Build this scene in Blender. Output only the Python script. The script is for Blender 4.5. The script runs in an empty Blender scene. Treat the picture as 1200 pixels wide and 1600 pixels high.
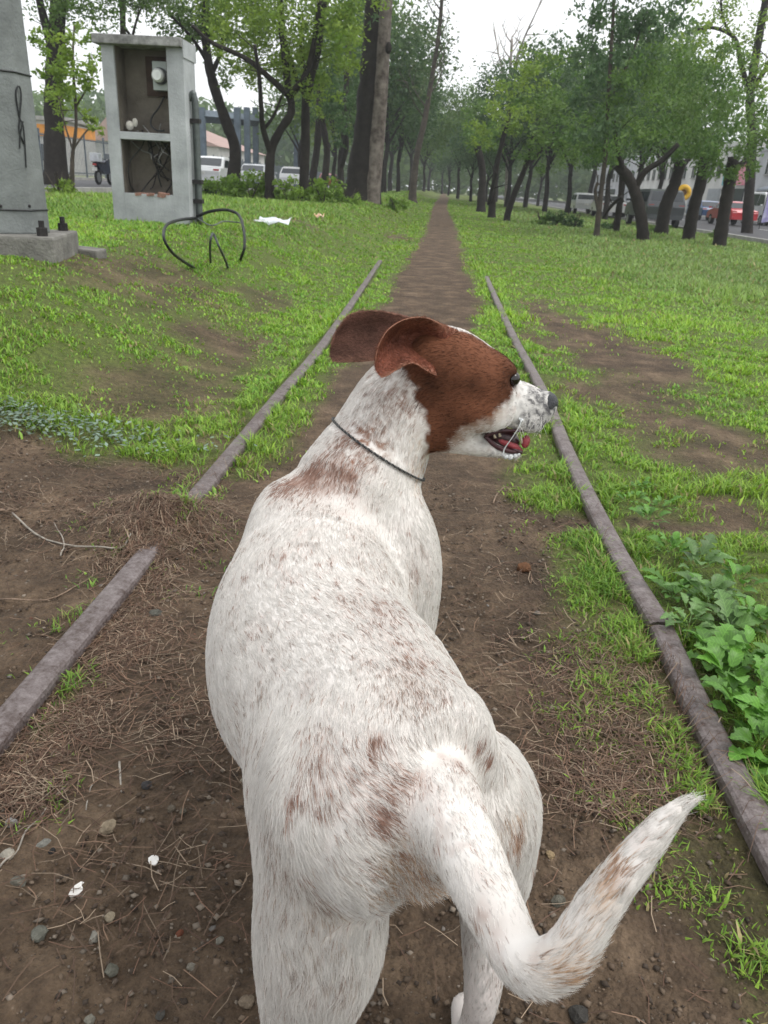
import bpy, bmesh, math, random
import numpy as np
from mathutils import Vector, Matrix

random.seed(7)
rng = np.random.default_rng(11)
R = math.radians
scene = bpy.context.scene
COL = scene.collection

# ------------------------------------------------------------------ camera, sky, sun, exposure
FPX, PITCH, YAW, ROLL = 1208.0, R(22.8), R(2.89), R(3.2)
CAM = np.array([0.08, 0.0, 1.094])
_fw = np.array([-math.sin(YAW) * math.cos(PITCH), math.cos(YAW) * math.cos(PITCH), -math.sin(PITCH)])
_r = np.array([math.cos(YAW), math.sin(YAW), 0.0])
_d = np.cross(_fw, _r)
_c, _s = math.cos(ROLL), math.sin(ROLL)
CR, CD, CF = _c * _r - _s * _d, _s * _r + _c * _d, _fw      # camera right, down, forward
cam_data = bpy.data.cameras.new('camera')
cam = bpy.data.objects.new('camera', cam_data)
COL.objects.link(cam)
m = Matrix.Identity(4)
for i in range(3):
    m[i][0], m[i][1], m[i][2], m[i][3] = CR[i], -CD[i], -CF[i], CAM[i]
cam.matrix_world = m
cam_data.sensor_fit = 'HORIZONTAL'
cam_data.sensor_width = 36.0
cam_data.lens = 36.0 * FPX / 1200.0
cam_data.clip_start, cam_data.clip_end = 0.02, 4000.0
cam_data.dof.use_dof = True
cam_data.dof.focus_distance = 0.98
cam_data.dof.aperture_fstop = 23.0
scene.camera = cam

SUN_EL, SUN_AZ = R(60), R(105)          # high soft sun behind the cloud, azimuth from +Y clockwise
world = bpy.data.worlds.new('World')
scene.world = world
world.use_nodes = True
wn, wl = world.node_tree.nodes, world.node_tree.links
wn.clear()
w_out = wn.new('ShaderNodeOutputWorld')
w_bg = wn.new('ShaderNodeBackground')
w_sky = wn.new('ShaderNodeTexSky')
w_sky.sky_type = 'NISHITA'
w_sky.sun_disc = False
w_sky.sun_elevation = SUN_EL
w_sky.sun_rotation = SUN_AZ
w_sky.air_density = 1.0
w_sky.dust_density = 4.0
w_hsv = wn.new('ShaderNodeHueSaturation')
w_hsv.inputs['Saturation'].default_value = 0.22
w_mix = wn.new('ShaderNodeMix')
w_mix.data_type = 'RGBA'
w_mix.inputs['Factor'].default_value = 0.75
w_mix.inputs['B'].default_value = (8.95, 9.1, 9.3, 1)       # even cloud deck
wl.new(w_sky.outputs['Color'], w_hsv.inputs['Color'])
wl.new(w_hsv.outputs['Color'], w_mix.inputs['A'])
wl.new(w_mix.outputs['Result'], w_bg.inputs['Color'])
w_bg.inputs['Strength'].default_value = 0.13
wl.new(w_bg.outputs['Background'], w_out.inputs['Surface'])

sun_data = bpy.data.lights.new('sun', 'SUN')
sun_data.energy = 1.3
sun_data.angle = R(28)
sun_data.color = (1.0, 0.965, 0.92)
sun = bpy.data.objects.new('sun', sun_data)
COL.objects.link(sun)
_sd = Vector((math.sin(SUN_AZ) * math.cos(SUN_EL), math.cos(SUN_AZ) * math.cos(SUN_EL), math.sin(SUN_EL)))
sun.rotation_euler = _sd.to_track_quat('Z', 'Y').to_euler()

scene.view_settings.view_transform = 'Standard'
scene.view_settings.look = 'None'
scene.view_settings.gamma = 1.0
scene.view_settings.use_curve_mapping = False
scene.view_settings.exposure = 0.48
scene.render.engine = 'CYCLES'
scene.cycles.use_denoising = True
scene.cycles.max_bounces = 7
scene.cycles.diffuse_bounces = 4
scene.cycles.transparent_max_bounces = 12
scene.cycles_curves.shape = 'RIBBONS'
scene.cycles_curves.subdivisions = 2

# ------------------------------------------------------------------ measuring helpers (photo pixel -> place in the world)
def rays(px, py):
    px, py = np.asarray(px, float), np.asarray(py, float)
    D = ((px - 600) / FPX)[..., None] * CR + ((py - 800) / FPX)[..., None] * CD + CF
    return D
def at_y(px, py, y):                      # the point at distance y ahead
    D = rays(px, py)
    return CAM + D * (np.asarray(y, float) / D[..., 1])[..., None]
def at_z(px, py, z):                      # the point at height z
    D = rays(px, py)
    return CAM + D * ((np.asarray(z, float) - CAM[2]) / D[..., 2])[..., None]
def to_px(p):
    V = np.asarray(p, float) - CAM
    z = V @ CF
    return 600 + FPX * (V @ CR) / z, 800 + FPX * (V @ CD) / z

def _hash(ix, iy, iz, seed):
    h = (ix.astype(np.int64) * 374761393 + iy.astype(np.int64) * 668265263 + iz.astype(np.int64) * 2147483647 + seed * 1274126177) & 0xFFFFFFFF
    h = ((h ^ (h >> 13)) * 1274126177) & 0xFFFFFFFF
    h = ((h ^ (h >> 16)) * 2246822519) & 0xFFFFFFFF
    return ((h ^ (h >> 15)) & 0xFFFFFF) / float(0xFFFFFF)
def noise3(p, scale=1.0, seed=0):         # value noise 0..1
    p = np.asarray(p, float) * scale
    i = np.floor(p); f = p - i; f = f * f * (3 - 2 * f)
    i = i.astype(np.int64)
    out = 0
    for dx in (0, 1):
        for dy in (0, 1):
            for dz in (0, 1):
                w = (f[..., 0] if dx else 1 - f[..., 0]) * (f[..., 1] if dy else 1 - f[..., 1]) * (f[..., 2] if dz else 1 - f[..., 2])
                out = out + w * _hash(i[..., 0] + dx, i[..., 1] + dy, i[..., 2] + dz, seed)
    return out
def noise2(x, y, scale=1.0, seed=0, oct=1):
    x, y = np.atleast_1d(np.asarray(x, float)), np.atleast_1d(np.asarray(y, float)); sh = np.broadcast(x, y).shape
    t, a, s = 0, 0, 1.0
    for o in range(oct):
        k = scale * 2 ** o; u, v = x * k, y * k; i, j = np.floor(u), np.floor(v); f, g = u - i, v - j; f = f * f * (3 - 2 * f); g = g * g * (3 - 2 * g); i = i.astype(np.int64); j = j.astype(np.int64); z = np.int64(0); sd = seed + o * 17
        h = lambda p_, q_: _hash(p_, q_, z, sd)
        t = t + s * ((h(i, j) * (1 - f) + h(i + 1, j) * f) * (1 - g) + (h(i, j + 1) * (1 - f) + h(i + 1, j + 1) * f) * g); a += s; s *= 0.5
    r = t / a
    return r
def sstep(a, b, x):
    t = np.clip((np.asarray(x, float) - a) / (b - a), 0, 1)
    return t * t * (3 - 2 * t)

# ------------------------------------------------------------------ terrain
def tz(x, y):                             # ground height: level track bed, bank on the left, a dip to the road on the right
    x, y = np.asarray(x, float), np.asarray(y, float)
    bank = 0.5 * sstep(-0.95, -2.9, x) * sstep(1.2, 4.5, y) * (1 - 0.0 * y)
    right = -0.12 * sstep(6, 11.5, x)
    far = 0.35 * sstep(28, 90, y) * (1 - sstep(2.0, 9, np.abs(x)))
    bumps = (noise2(x, y, 1.1, 3, 2) - 0.5) * 0.05 * sstep(0.8, 1.6, np.abs(x)) + (noise2(x, y, 0.35, 5) - 0.5) * 0.10 * sstep(2.0, 4.0, np.abs(x))
    road = np.maximum(sstep(-8.8, -9.6, x), sstep(11.0, 11.8, x))
    mound = 0.100 * np.exp(-(((x + 0.79) / 0.22) ** 2 + ((y - 2.31) / 0.20) ** 2)) * (0.65 + 0.7 * noise2(x, y, 16, 151, 2))
    r_ = bank + right + far + bumps * (1 - road) + mound
    return r_ if np.ndim(x) else np.float64(np.ravel(r_)[0])
def gnd(px, py):                          # the ground point seen at a photo pixel
    px, py = np.asarray(px, float), np.asarray(py, float)
    D = rays(px, py)
    z = np.zeros(px.shape)
    for _ in range(40):
        t = (z - CAM[2]) / np.minimum(D[..., 2], -1e-3)
        p = CAM + D * t[..., None]
        z = 0.5 * z + 0.5 * tz(p[..., 0], p[..., 1])
    return p
def gpos(px, y):                          # ground point under photo column px at distance y
    x = 0.0
    for _ in range(30):
        z = float(tz(x, y))
        V = np.array([0.0, y, z]) - CAM
        # solve column for x
        a = (px - 600) / FPX
        # (V+ x*ex).CR = a * (V + x*ex).CF
        x = float((a * (V @ CF) - V @ CR) / (CR[0] - a * CF[0]))
    return np.array([x, y, float(tz(x, y))])

# ------------------------------------------------------------------ object helpers
def link(o, parent=None):
    COL.objects.link(o)
    if parent is not None:
        o.parent = parent
    return o
def tag(o, label=None, cat=None, group=None, kind=None):
    for k, v in (('label', label), ('category', cat), ('group', group), ('kind', kind)):
        if v: o[k] = v
    return o
def empty(name, loc=(0, 0, 0), rz=0.0):
    o = bpy.data.objects.new(name, None)
    o.location = tuple(float(v) for v in loc); o.rotation_euler = (0, 0, rz)
    return link(o)
def npmesh(name, V, F, mat=None, smooth=False, fsize=None):
    """V (n,3) float, F (m,k) int array (k = 3 or 4)"""
    V = np.asarray(V, np.float32); F = np.asarray(F, np.int32)
    me = bpy.data.meshes.new(name)
    me.vertices.add(len(V)); me.vertices.foreach_set('co', V.ravel())
    k = F.shape[1]
    me.loops.add(F.size); me.loops.foreach_set('vertex_index', F.ravel())
    me.polygons.add(len(F))
    me.polygons.foreach_set('loop_start', np.arange(0, F.size, k, dtype=np.int32))
    if smooth: me.polygons.foreach_set('use_smooth', np.ones(len(F), bool))
    me.update(calc_edges=True); me.validate()
    if mat: me.materials.append(mat)
    return me
def face_color(me, rgb, name='tint'):     # rgb (nfaces,3) or (nverts,3)
    rgb = np.asarray(rgb, np.float32)
    dom = 'FACE' if len(rgb) == len(me.polygons) and len(rgb) != len(me.vertices) else 'POINT'
    at = me.attributes.new(name, 'FLOAT_COLOR', dom)
    at.data.foreach_set('color', np.concatenate([rgb, np.ones((len(rgb), 1), np.float32)], 1).ravel())
def obj(name, me, parent=None, loc=None, rot=None, scale=None):
    o = bpy.data.objects.new(name, me)
    if loc is not None: o.location = tuple(float(v) for v in loc)
    if rot is not None: o.rotation_euler = rot
    if scale is not None: o.scale = scale if hasattr(scale, '__len__') else (scale,) * 3
    return link(o, parent)

class MB:
    """collects simple shapes into one mesh"""
    def __init__(self): self.v, self.f, self.sm = [], [], False
    def add(self, V, F):
        b = len(self.v); self.v += [tuple(map(float, p)) for p in V]; self.f += [tuple(int(i) + b for i in q) for q in F]; return self
    def box(self, c, s, rz=0.0, tilt=None, taper=1.0):
        hx, hy, hz = s[0] / 2, s[1] / 2, s[2] / 2
        P = [(-hx, -hy, -hz), (hx, -hy, -hz), (hx, hy, -hz), (-hx, hy, -hz), (-hx * taper, -hy * taper, hz), (hx * taper, -hy * taper, hz), (hx * taper, hy * taper, hz), (-hx * taper, hy * taper, hz)]
        M = Matrix.Rotation(rz, 3, 'Z')
        if tilt: M = M @ Matrix.Rotation(tilt[0], 3, 'X') @ Matrix.Rotation(tilt[1], 3, 'Y')
        return self.add([Vector(c) + M @ Vector(p) for p in P], [(0, 3, 2, 1), (4, 5, 6, 7), (0, 1, 5, 4), (1, 2, 6, 5), (2, 3, 7, 6), (3, 0, 4, 7)])
    def tube(self, pts, rad, n=8, cap=True, squash=1.0):
        pts = [Vector(tuple(map(float, p))) for p in pts]
        if not hasattr(rad, '__len__'): rad = [rad] * len(pts)
        b = len(self.v); prev = None
        for i, p in enumerate(pts):
            t = (pts[min(i + 1, len(pts) - 1)] - pts[max(i - 1, 0)]).normalized()
            a = prev if prev is not None else (Vector((1, 0, 0)) if abs(t.x) < 0.8 else Vector((0, 1, 0)))
            a = (a - t * a.dot(t)).normalized(); prev = a; c = t.cross(a)
            for k in range(n):
                q = 2 * math.pi * k / n
                self.v.append(tuple(p + (a * math.cos(q) + c * math.sin(q) * squash) * rad[i]))
        for i in range(len(pts) - 1):
            for k in range(n):
                k2 = (k + 1) % n
                self.f.append((b + i * n + k, b + i * n + k2, b + (i + 1) * n + k2, b + (i + 1) * n + k))
        if cap:
            self.f.append(tuple(b + k for k in reversed(range(n))))
            self.f.append(tuple(b + (len(pts) - 1) * n + k for k in range(n)))
        return self
    def prism(self, poly, axis, lo, hi):   # polygon in the two other axes, extruded along axis
        n = len(poly); b = len(self.v)
        for h in (lo, hi):
            for (a, c) in poly:
                p = [a, c]; p.insert(axis, h); self.v.append(tuple(map(float, p)))
        self.f.append(tuple(b + k for k in reversed(range(n)))); self.f.append(tuple(b + n + k for k in range(n)))
        for k in range(n):
            k2 = (k + 1) % n; self.f.append((b + k, b + k2, b + n + k2, b + n + k))
        return self
    def ball(self, c, r, nu=10, nv=7):
        r = r if hasattr(r, '__len__') else (r, r, r); b = len(self.v)
        for j in range(nv + 1):
            th = math.pi * j / nv
            for i in range(nu):
                ph = 2 * math.pi * i / nu
                self.v.append((c[0] + r[0] * math.sin(th) * math.cos(ph), c[1] + r[1] * math.sin(th) * math.sin(ph), c[2] + r[2] * math.cos(th)))
        for j in range(nv):
            for i in range(nu):
                i2 = (i + 1) % nu; self.f.append((b + j * nu + i, b + (j + 1) * nu + i, b + (j + 1) * nu + i2, b + j * nu + i2))
        return self
    def mesh(self, name, mat=None, smooth=False, bevel=0.0):
        me = bpy.data.meshes.new(name)
        me.from_pydata(self.v, [], self.f)
        bm = bmesh.new(); bm.from_mesh(me)
        bmesh.ops.remove_doubles(bm, verts=bm.verts, dist=1e-6)
        if bevel:
            ed = [e for e in bm.edges if len(e.link_faces) == 2 and e.calc_face_angle(0) > 0.6]
            bmesh.ops.bevel(bm, geom=ed, offset=bevel, segments=2, affect='EDGES', profile=0.6)
        bmesh.ops.recalc_face_normals(bm, faces=bm.faces)
        if smooth:
            for f in bm.faces: f.smooth = True
        bm.to_mesh(me); bm.free()
        if mat: me.materials.append(mat)
        return me
    def build(self, name, mat=None, parent=None, smooth=False, bevel=0.0, loc=None, rot=None):
        return obj(name, self.mesh(name, mat, smooth, bevel), parent, loc, rot)

# ------------------------------------------------------------------ materials
def new_mat(name):
    mt = bpy.data.materials.new(name); mt.use_nodes = True
    nt = mt.node_tree; nt.nodes.clear()
    out = nt.nodes.new('ShaderNodeOutputMaterial'); b = nt.nodes.new('ShaderNodeBsdfPrincipled')
    nt.links.new(b.outputs[0], out.inputs[0])
    return mt, nt, b, out
def N(nt, t, **kw):
    n = nt.nodes.new(t)
    for k, v in kw.items():
        if k in n.inputs.keys(): n.inputs[k].default_value = v
        else: setattr(n, k, v)
    return n
def mat(name, col, rough=0.7, var=0.25, scale=6.0, metal=0.0, bump=0.0, spec=0.3, col2=None, bscale=None, detail=6.0, coat=0.0):
    """procedural: base colour broken up by noise, with fine relief"""
    mt, nt, b, out = new_mat(name)
    tc = N(nt, 'ShaderNodeTexCoord')
    no = N(nt, 'ShaderNodeTexNoise', Scale=scale, Detail=detail, Roughness=0.62)
    nt.links.new(tc.outputs['Object'], no.inputs['Vector'])
    rp = N(nt, 'ShaderNodeValToRGB')
    c2 = col2 or tuple(min(1, c * (1 + var)) for c in col[:3])
    c1 = col if col2 else tuple(c * (1 - var) for c in col[:3])
    rp.color_ramp.elements[0].position, rp.color_ramp.elements[1].position = 0.32, 0.68
    rp.color_ramp.elements[0].color = (*c1[:3], 1); rp.color_ramp.elements[1].color = (*c2[:3], 1)
    nt.links.new(no.outputs['Fac'], rp.inputs['Fac']); nt.links.new(rp.outputs['Color'], b.inputs['Base Color'])
    b.inputs['Roughness'].default_value = rough; b.inputs['Metallic'].default_value = metal
    b.inputs['Specular IOR Level'].default_value = spec
    if coat: b.inputs['Coat Weight'].default_value = coat
    if bump:
        n2 = N(nt, 'ShaderNodeTexNoise', Scale=bscale or scale * 6, Detail=8.0)
        nt.links.new(tc.outputs['Object'], n2.inputs['Vector'])
        bp = N(nt, 'ShaderNodeBump', Strength=bump, Distance=0.02)
        nt.links.new(n2.outputs['Fac'], bp.inputs['Height']); nt.links.new(bp.outputs['Normal'], b.inputs['Normal'])
    return mt
def leaf_mat(name, trans=0.35, rough=0.55, attr='tint', gain=1.0):
    mt, nt, b, out = new_mat(name)
    a = N(nt, 'ShaderNodeAttribute', attribute_name=attr)
    src = a.outputs['Color']
    if gain != 1.0:
        mm = N(nt, 'ShaderNodeMix', data_type='RGBA', blend_type='MULTIPLY'); mm.inputs['Factor'].default_value = 1; mm.inputs['B'].default_value = (gain, gain, gain, 1)
        nt.links.new(src, mm.inputs['A']); src = mm.outputs['Result']
    tr = N(nt, 'ShaderNodeBsdfTranslucent'); mx = N(nt, 'ShaderNodeMixShader', Fac=trans)
    hs = N(nt, 'ShaderNodeHueSaturation', Saturation=1.1, Value=1.25)
    nt.links.new(src, b.inputs['Base Color']); nt.links.new(src, hs.inputs['Color']); nt.links.new(hs.outputs['Color'], tr.inputs['Color'])
    b.inputs['Roughness'].default_value = rough; b.inputs['Specular IOR Level'].default_value = 0.25
    nt.links.new(b.outputs[0], mx.inputs[1]); nt.links.new(tr.outputs[0], mx.inputs[2]); nt.links.new(mx.outputs[0], out.inputs[0])
    return mt

def catmull(pts, n):
    pts = np.asarray(pts, float)
    P = np.vstack([2 * pts[0] - pts[1], pts, 2 * pts[-1] - pts[-2]])
    t = np.linspace(0, len(pts) - 1 - 1e-6, n); i = t.astype(int); u = (t - i)[:, None]
    a, b, c, d = P[i], P[i + 1], P[i + 2], P[i + 3]
    return 0.5 * (2 * b + (c - a) * u + (2 * a - 5 * b + 4 * c - d) * u ** 2 + (3 * b - a - 3 * c + d) * u ** 3)
def unit(v):
    return v / np.maximum(np.linalg.norm(v, axis=-1, keepdims=True), 1e-9)

def stuff(name, V, F, C, m, label, cat):
    me = npmesh(name, V, F, m); at = me.attributes.new('tint', 'FLOAT_COLOR', 'FACE')
    at.data.foreach_set('color', np.concatenate([C, np.ones((len(C), 1))], 1).astype(np.float32).ravel())
    return tag(obj(name, me), label, cat, kind='stuff')
# ------------------------------------------------------------------ ground
DIRT = [  # bare patches, from the photo: pixel, half width, half depth in metres
 (110, 800, 1.1, .45), (40, 960, .8, .5), (210, 735, .7, .30), (320, 690, .45, .35), (250, 615, .5, .40), (352, 545, .30, .75), (395, 525, .2, .6), (210, 432, .7, .9), (430, 470, .3, .8),
 (925, 535, .48, 1.2), (880, 500, .30, 1.5), (990, 565, .45, .75), (960, 610, .36, .55), (1100, 690, .45, .32), (1010, 660, .28, .28), (1180, 790, .25, .14), (1120, 800, .3, .10), (450, 345, .5, .8), (620, 370, .4, 1.5)]
DIRT = [(*gnd(a, b)[:2], rx_, ry_) for a, b, rx_, ry_ in DIRT]
def gmask(x, y):                          # 1 lush grass, 0 bare earth
    x, y = np.asarray(x, float), np.asarray(y, float)
    n1 = noise2(x, y, 2.3, 31, 3) - .5; n2 = noise2(x, y, 7.0, 37, 2) - .5
    wx = x + (noise2(x, y, 1.7, 131, 2) - .5) * .55; wy = y + (noise2(x, y, 1.5, 137, 2) - .5) * .75
    pc = .10 * np.sin(y * .09) * sstep(8, 30, y) + .02
    hw = .60 - .16 * sstep(2.2, 6.0, y) + .05 * np.exp(-((y - 9.5) / 2.) ** 2)
    hwl = np.where(x < pc, hw + .16 * (1 - sstep(2.1, 3.1, y)), hw - .16 * sstep(.8, 1.5, y) * (1 - sstep(4, 8, y)))
    d = np.abs(x - pc) - hwl
    g = sstep(-.06, .13, d + n1 * .22 + n2 * .12)
    for cx_, cy_, a, b in DIRT:
        q = np.sqrt(((wx - cx_) / a) ** 2 + ((wy - cy_) / b) ** 2)
        g = g * ((.22 if cx_ < -1 and cy_ > 3.2 else .06) + (.78 if cx_ < -1 and cy_ > 3.2 else .94) * sstep(.35, 1.35, q + n1 * 1.1 + n2 * .9))
    near_l = (x < -.70) & (y < 3.3)
    g = np.where(near_l, g * sstep(2.75, 3.3, y + n1 * .9 + (x + .9) * -.05), g)
    g = g * (1 - (.45 + .9 * (n1 + .25)) * sstep(2.7, 1.3, y) * (x > 0) * (x < .75)).clip(0, 1)
    g = g * sstep(.10, .22, n1 + .42 + .25 * sstep(3, 6, y) + .2 * (x > .75))
    return np.clip(g, 0, 1)
def axis(dense_lo, dense_hi, step, lo_, hi_, grow=1.085):
    a = list(np.arange(dense_lo, dense_hi, step)); s = step; v = a[-1]
    while v < hi_: s *= grow; v += s; a.append(v)
    s = step; v = a[0]; pre = []
    while v > lo_: s *= grow; v -= s; pre.append(v)
    return np.array(pre[::-1] + a)
gx, gy = axis(-1.25, 1.0, .0125, -900, 900, 1.08), axis(.38, 2.1, .0125, -40, 2200, 1.08)
GX, GY = np.meshgrid(gx, gy, indexing='ij')
GM = gmask(GX, GY)
micro = (noise2(GX, GY, 12, 71, 2) - .5) * .020 + (noise2(GX, GY, 42, 77, 1) - .5) * .011 * sstep(.35, .65, noise2(GX, GY, 5, 79))
micro = micro * sstep(14, 5, GY) * (np.abs(GX) < 6)
GZ = tz(GX, GY) + micro
GV = np.stack([GX, GY, GZ], -1).reshape(-1, 3)
ii = np.arange(GX.size).reshape(GX.shape)
GF = np.stack([ii[:-1, :-1], ii[1:, :-1], ii[1:, 1:], ii[:-1, 1:]], -1).reshape(-1, 4)
mt, nt, b, out = new_mat('earth')
at_ = N(nt, 'ShaderNodeAttribute', attribute_name='grass'); tc = N(nt, 'ShaderNodeNewGeometry')
n_a = N(nt, 'ShaderNodeTexNoise', Scale=3.5, Detail=8.0, Roughness=.65); n_b = N(nt, 'ShaderNodeTexNoise', Scale=38.0, Detail=8.0, Roughness=.7); n_c = N(nt, 'ShaderNodeTexNoise', Scale=190.0, Detail=5.0)
for q in (n_a, n_b, n_c): nt.links.new(tc.outputs['Position'], q.inputs['Vector'])
r_a = N(nt, 'ShaderNodeValToRGB'); r_a.color_ramp.elements[0].color = (.056, .039, .025, 1); r_a.color_ramp.elements[1].color = (.215, .155, .102, 1)
r_a.color_ramp.elements[0].position, r_a.color_ramp.elements[1].position = .33, .70
e = r_a.color_ramp.elements.new(.52); e.color = (.115, .080, .052, 1)
r_b = N(nt, 'ShaderNodeValToRGB'); r_b.color_ramp.elements[0].color = (.55, .53, .52, 1); r_b.color_ramp.elements[1].color = (1.45, 1.42, 1.40, 1)
r_b.color_ramp.elements[0].position, r_b.color_ramp.elements[1].position = .30, .72
mu = N(nt, 'ShaderNodeMix', data_type='RGBA', blend_type='MULTIPLY'); mu.inputs['Factor'].default_value = 1
nt.links.new(n_a.outputs['Fac'], r_a.inputs['Fac']); nt.links.new(n_b.outputs['Fac'], r_b.inputs['Fac'])
nt.links.new(r_a.outputs['Color'], mu.inputs['A']); nt.links.new(r_b.outputs['Color'], mu.inputs['B'])
g_r = N(nt, 'ShaderNodeValToRGB'); g_r.color_ramp.elements[0].color = (.060, .075, .022, 1); g_r.color_ramp.elements[1].color = (.150, .200, .040, 1)
g_r.color_ramp.elements[0].position, g_r.color_ramp.elements[1].position = .3, .7
nt.links.new(n_b.outputs['Fac'], g_r.inputs['Fac'])
gm = N(nt, 'ShaderNodeMix', data_type='RGBA'); nt.links.new(at_.outputs['Fac'], gm.inputs['Factor']); nt.links.new(mu.outputs['Result'], gm.inputs['A']); nt.links.new(g_r.outputs['Color'], gm.inputs['B'])
nt.links.new(gm.outputs['Result'], b.inputs['Base Color'])
b.inputs['Roughness'].default_value = .82; b.inputs['Specular IOR Level'].default_value = .25
ad = N(nt, 'ShaderNodeMath', operation='MULTIPLY_ADD'); nt.links.new(n_c.outputs['Fac'], ad.inputs[0]); ad.inputs[1].default_value = .35; nt.links.new(n_b.outputs['Fac'], ad.inputs[2])
vo = N(nt, 'ShaderNodeTexVoronoi', Scale=95.0); nt.links.new(tc.outputs['Position'], vo.inputs['Vector'])
ad2 = N(nt, 'ShaderNodeMath', operation='MULTIPLY_ADD'); nt.links.new(vo.outputs['Distance'], ad2.inputs[0]); ad2.inputs[1].default_value = -.55; nt.links.new(ad.outputs[0], ad2.inputs[2])
bp = N(nt, 'ShaderNodeBump', Strength=1.0, Distance=.022); nt.links.new(ad2.outputs[0], bp.inputs['Height']); nt.links.new(bp.outputs['Normal'], b.inputs['Normal'])
me = npmesh('ground', GV, GF, mt, smooth=True)
a = me.attributes.new('grass', 'FLOAT', 'POINT'); a.data.foreach_set('value', GM.ravel().astype(np.float32))
ground = tag(obj('ground', me), kind='structure')

# roads with kerbs, both sides of the strip
asph = mat('asphalt', (.062, .062, .066), rough=.75, scale=3.0, var=.25, bump=.3, bscale=80)
conc = mat('concrete', (.30, .295, .28), rough=.85, scale=2.5, var=.25, bump=.3, bscale=40)
paint = mat('road_paint', (.62, .62, .58), rough=.7, scale=4, var=.2)
def strip(name, x0, x1, y0, y1, z, m, thick=None):
    mb = MB(); mb.box(((x0 + x1) / 2, (y0 + y1) / 2, z - (thick or .02) / 2), (x1 - x0, y1 - y0, thick or .02))
    return tag(mb.build(name, m), kind='structure')
LZ, RZ = .53, -.08
strip('road_left', -21, -9.6, -20, 420, LZ, asph); strip('road_right', 12.2, 25.0, -20, 420, RZ, asph)
strip('kerb_left', -9.6, -9.35, -20, 420, LZ + .13, conc, .25); strip('kerb_far_left', -21.4, -21.0, -20, 420, LZ + .14, conc, .25)
strip('kerb_right', 11.95, 12.2, -20, 420, RZ + .10, conc, .25); strip('pavement_right', 25.0, 29.0, -20, 420, RZ + .14, conc, .25)
strip('verge_left', -40, -21.4, -20, 420, LZ + .10, mat('verge', (.09, .13, .05), scale=2, col2=(.16, .15, .10)), .25)
for k in range(26): strip('lane_marking', -15.4, -15.25, 6 + k * 8, 9.5 + k * 8, LZ + .004, paint, .008); strip('lane_marking', 18.5, 18.65, 6 + k * 8, 9.5 + k * 8, RZ + .004, paint, .008)

# ------------------------------------------------------------------ rails
rust, rnt, rb, ro_ = new_mat('rusty_rail')
tc = N(rnt, 'ShaderNodeNewGeometry'); rn1 = N(rnt, 'ShaderNodeTexNoise', Scale=13.0, Detail=12.0, Roughness=.78); rn2 = N(rnt, 'ShaderNodeTexNoise', Scale=120.0, Detail=6.0)
for q in (rn1, rn2): rnt.links.new(tc.outputs['Position'], q.inputs['Vector'])
rr = N(rnt, 'ShaderNodeValToRGB'); rr.color_ramp.elements[0].position, rr.color_ramp.elements[1].position = .30, .72
rr.color_ramp.elements[0].color = (.052, .032, .026, 1); rr.color_ramp.elements[1].color = (.215, .186, .182, 1)
e = rr.color_ramp.elements.new(.5); e.color = (.132, .108, .104, 1)
rn3 = N(rnt, 'ShaderNodeTexNoise', Scale=70.0, Detail=10.0, Roughness=.75); rnt.links.new(tc.outputs['Position'], rn3.inputs['Vector'])
rmx = N(rnt, 'ShaderNodeMath', operation='MULTIPLY_ADD'); rnt.links.new(rn3.outputs['Fac'], rmx.inputs[0]); rmx.inputs[1].default_value = .9
rsb = N(rnt, 'ShaderNodeMath', operation='SUBTRACT'); rnt.links.new(rn1.outputs['Fac'], rsb.inputs[0]); rsb.inputs[1].default_value = .45; rnt.links.new(rsb.outputs[0], rmx.inputs[2])
rnt.links.new(rmx.outputs[0], rr.inputs['Fac']); rnt.links.new(rr.outputs['Color'], rb.inputs['Base Color'])
rb.inputs['Roughness'].default_value = .52; rb.inputs['Metallic'].default_value = .12
bp = N(rnt, 'ShaderNodeBump', Strength=.6, Distance=.006); rnt.links.new(rn2.outputs['Fac'], bp.inputs['Height']); rnt.links.new(bp.outputs['Normal'], rb.inputs['Normal'])
PROF = [(-.031, .043), (-.024, .0485), (-.010, .0505), (.010, .0505), (.024, .0485), (.031, .043), (.0335, .034), (.0325, .018), (.012, .008), (.009, -.005), (.010, -.055), (.058, -.070), (.058, -.080), (-.058, -.080), (-.058, -.070), (-.010, -.055), (-.009, -.005), (-.012, .008), (-.0325, .018), (-.0335, .034)]
def rail(pts, label, dz=-.012):
    pts = catmull(pts, 90); V = []; n = len(PROF)
    for i, p in enumerate(pts):
        t = unit(pts[min(i + 1, len(pts) - 1)] - pts[max(i - 1, 0)]); s = np.array([t[1], -t[0], 0])
        V += [np.array([p[0], p[1], dz]) + s * a + np.array([0, 0, h]) for a, h in PROF]
    mb = MB(); F = [(i * n + k, i * n + (k + 1) % n, (i + 1) * n + (k + 1) % n, (i + 1) * n + k) for i in range(len(pts) - 1) for k in range(n)]
    F += [tuple(range(n))[::-1], tuple((len(pts) - 1) * n + k for k in range(n))]
    o = mb.add(V, F).build('rail', rust, smooth=True); o.data.polygons.foreach_set('use_smooth', [False] * len(o.data.polygons))
    return tag(o, label, 'rail', 'rusty rails of the old track')
LP_ = [at_z(a, b, .05) for a, b in [(-130, 1275), (-60, 1190), (8, 1110), (97, 1006), (200, 887), (297, 775), (435, 612), (516, 517), (594, 405)]]
LP_ = [(p[0], p[1], 0) for p in LP_]; LP_ = [(LP_[0][0] - .02, -.6, 0)] + LP_
rail(LP_, 'rusty rail left of the dog, partly buried under needles and soil')
RP_ = [at_z(a, b, .05) for a, b in [(760, 430), (797, 510), (846, 600), (889, 700), (960, 840), (1036, 966)]]
rail([(p[0], p[1], 0) for p in RP_][::-1], 'far length of the right rail beyond the joint, running to the trees')
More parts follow.
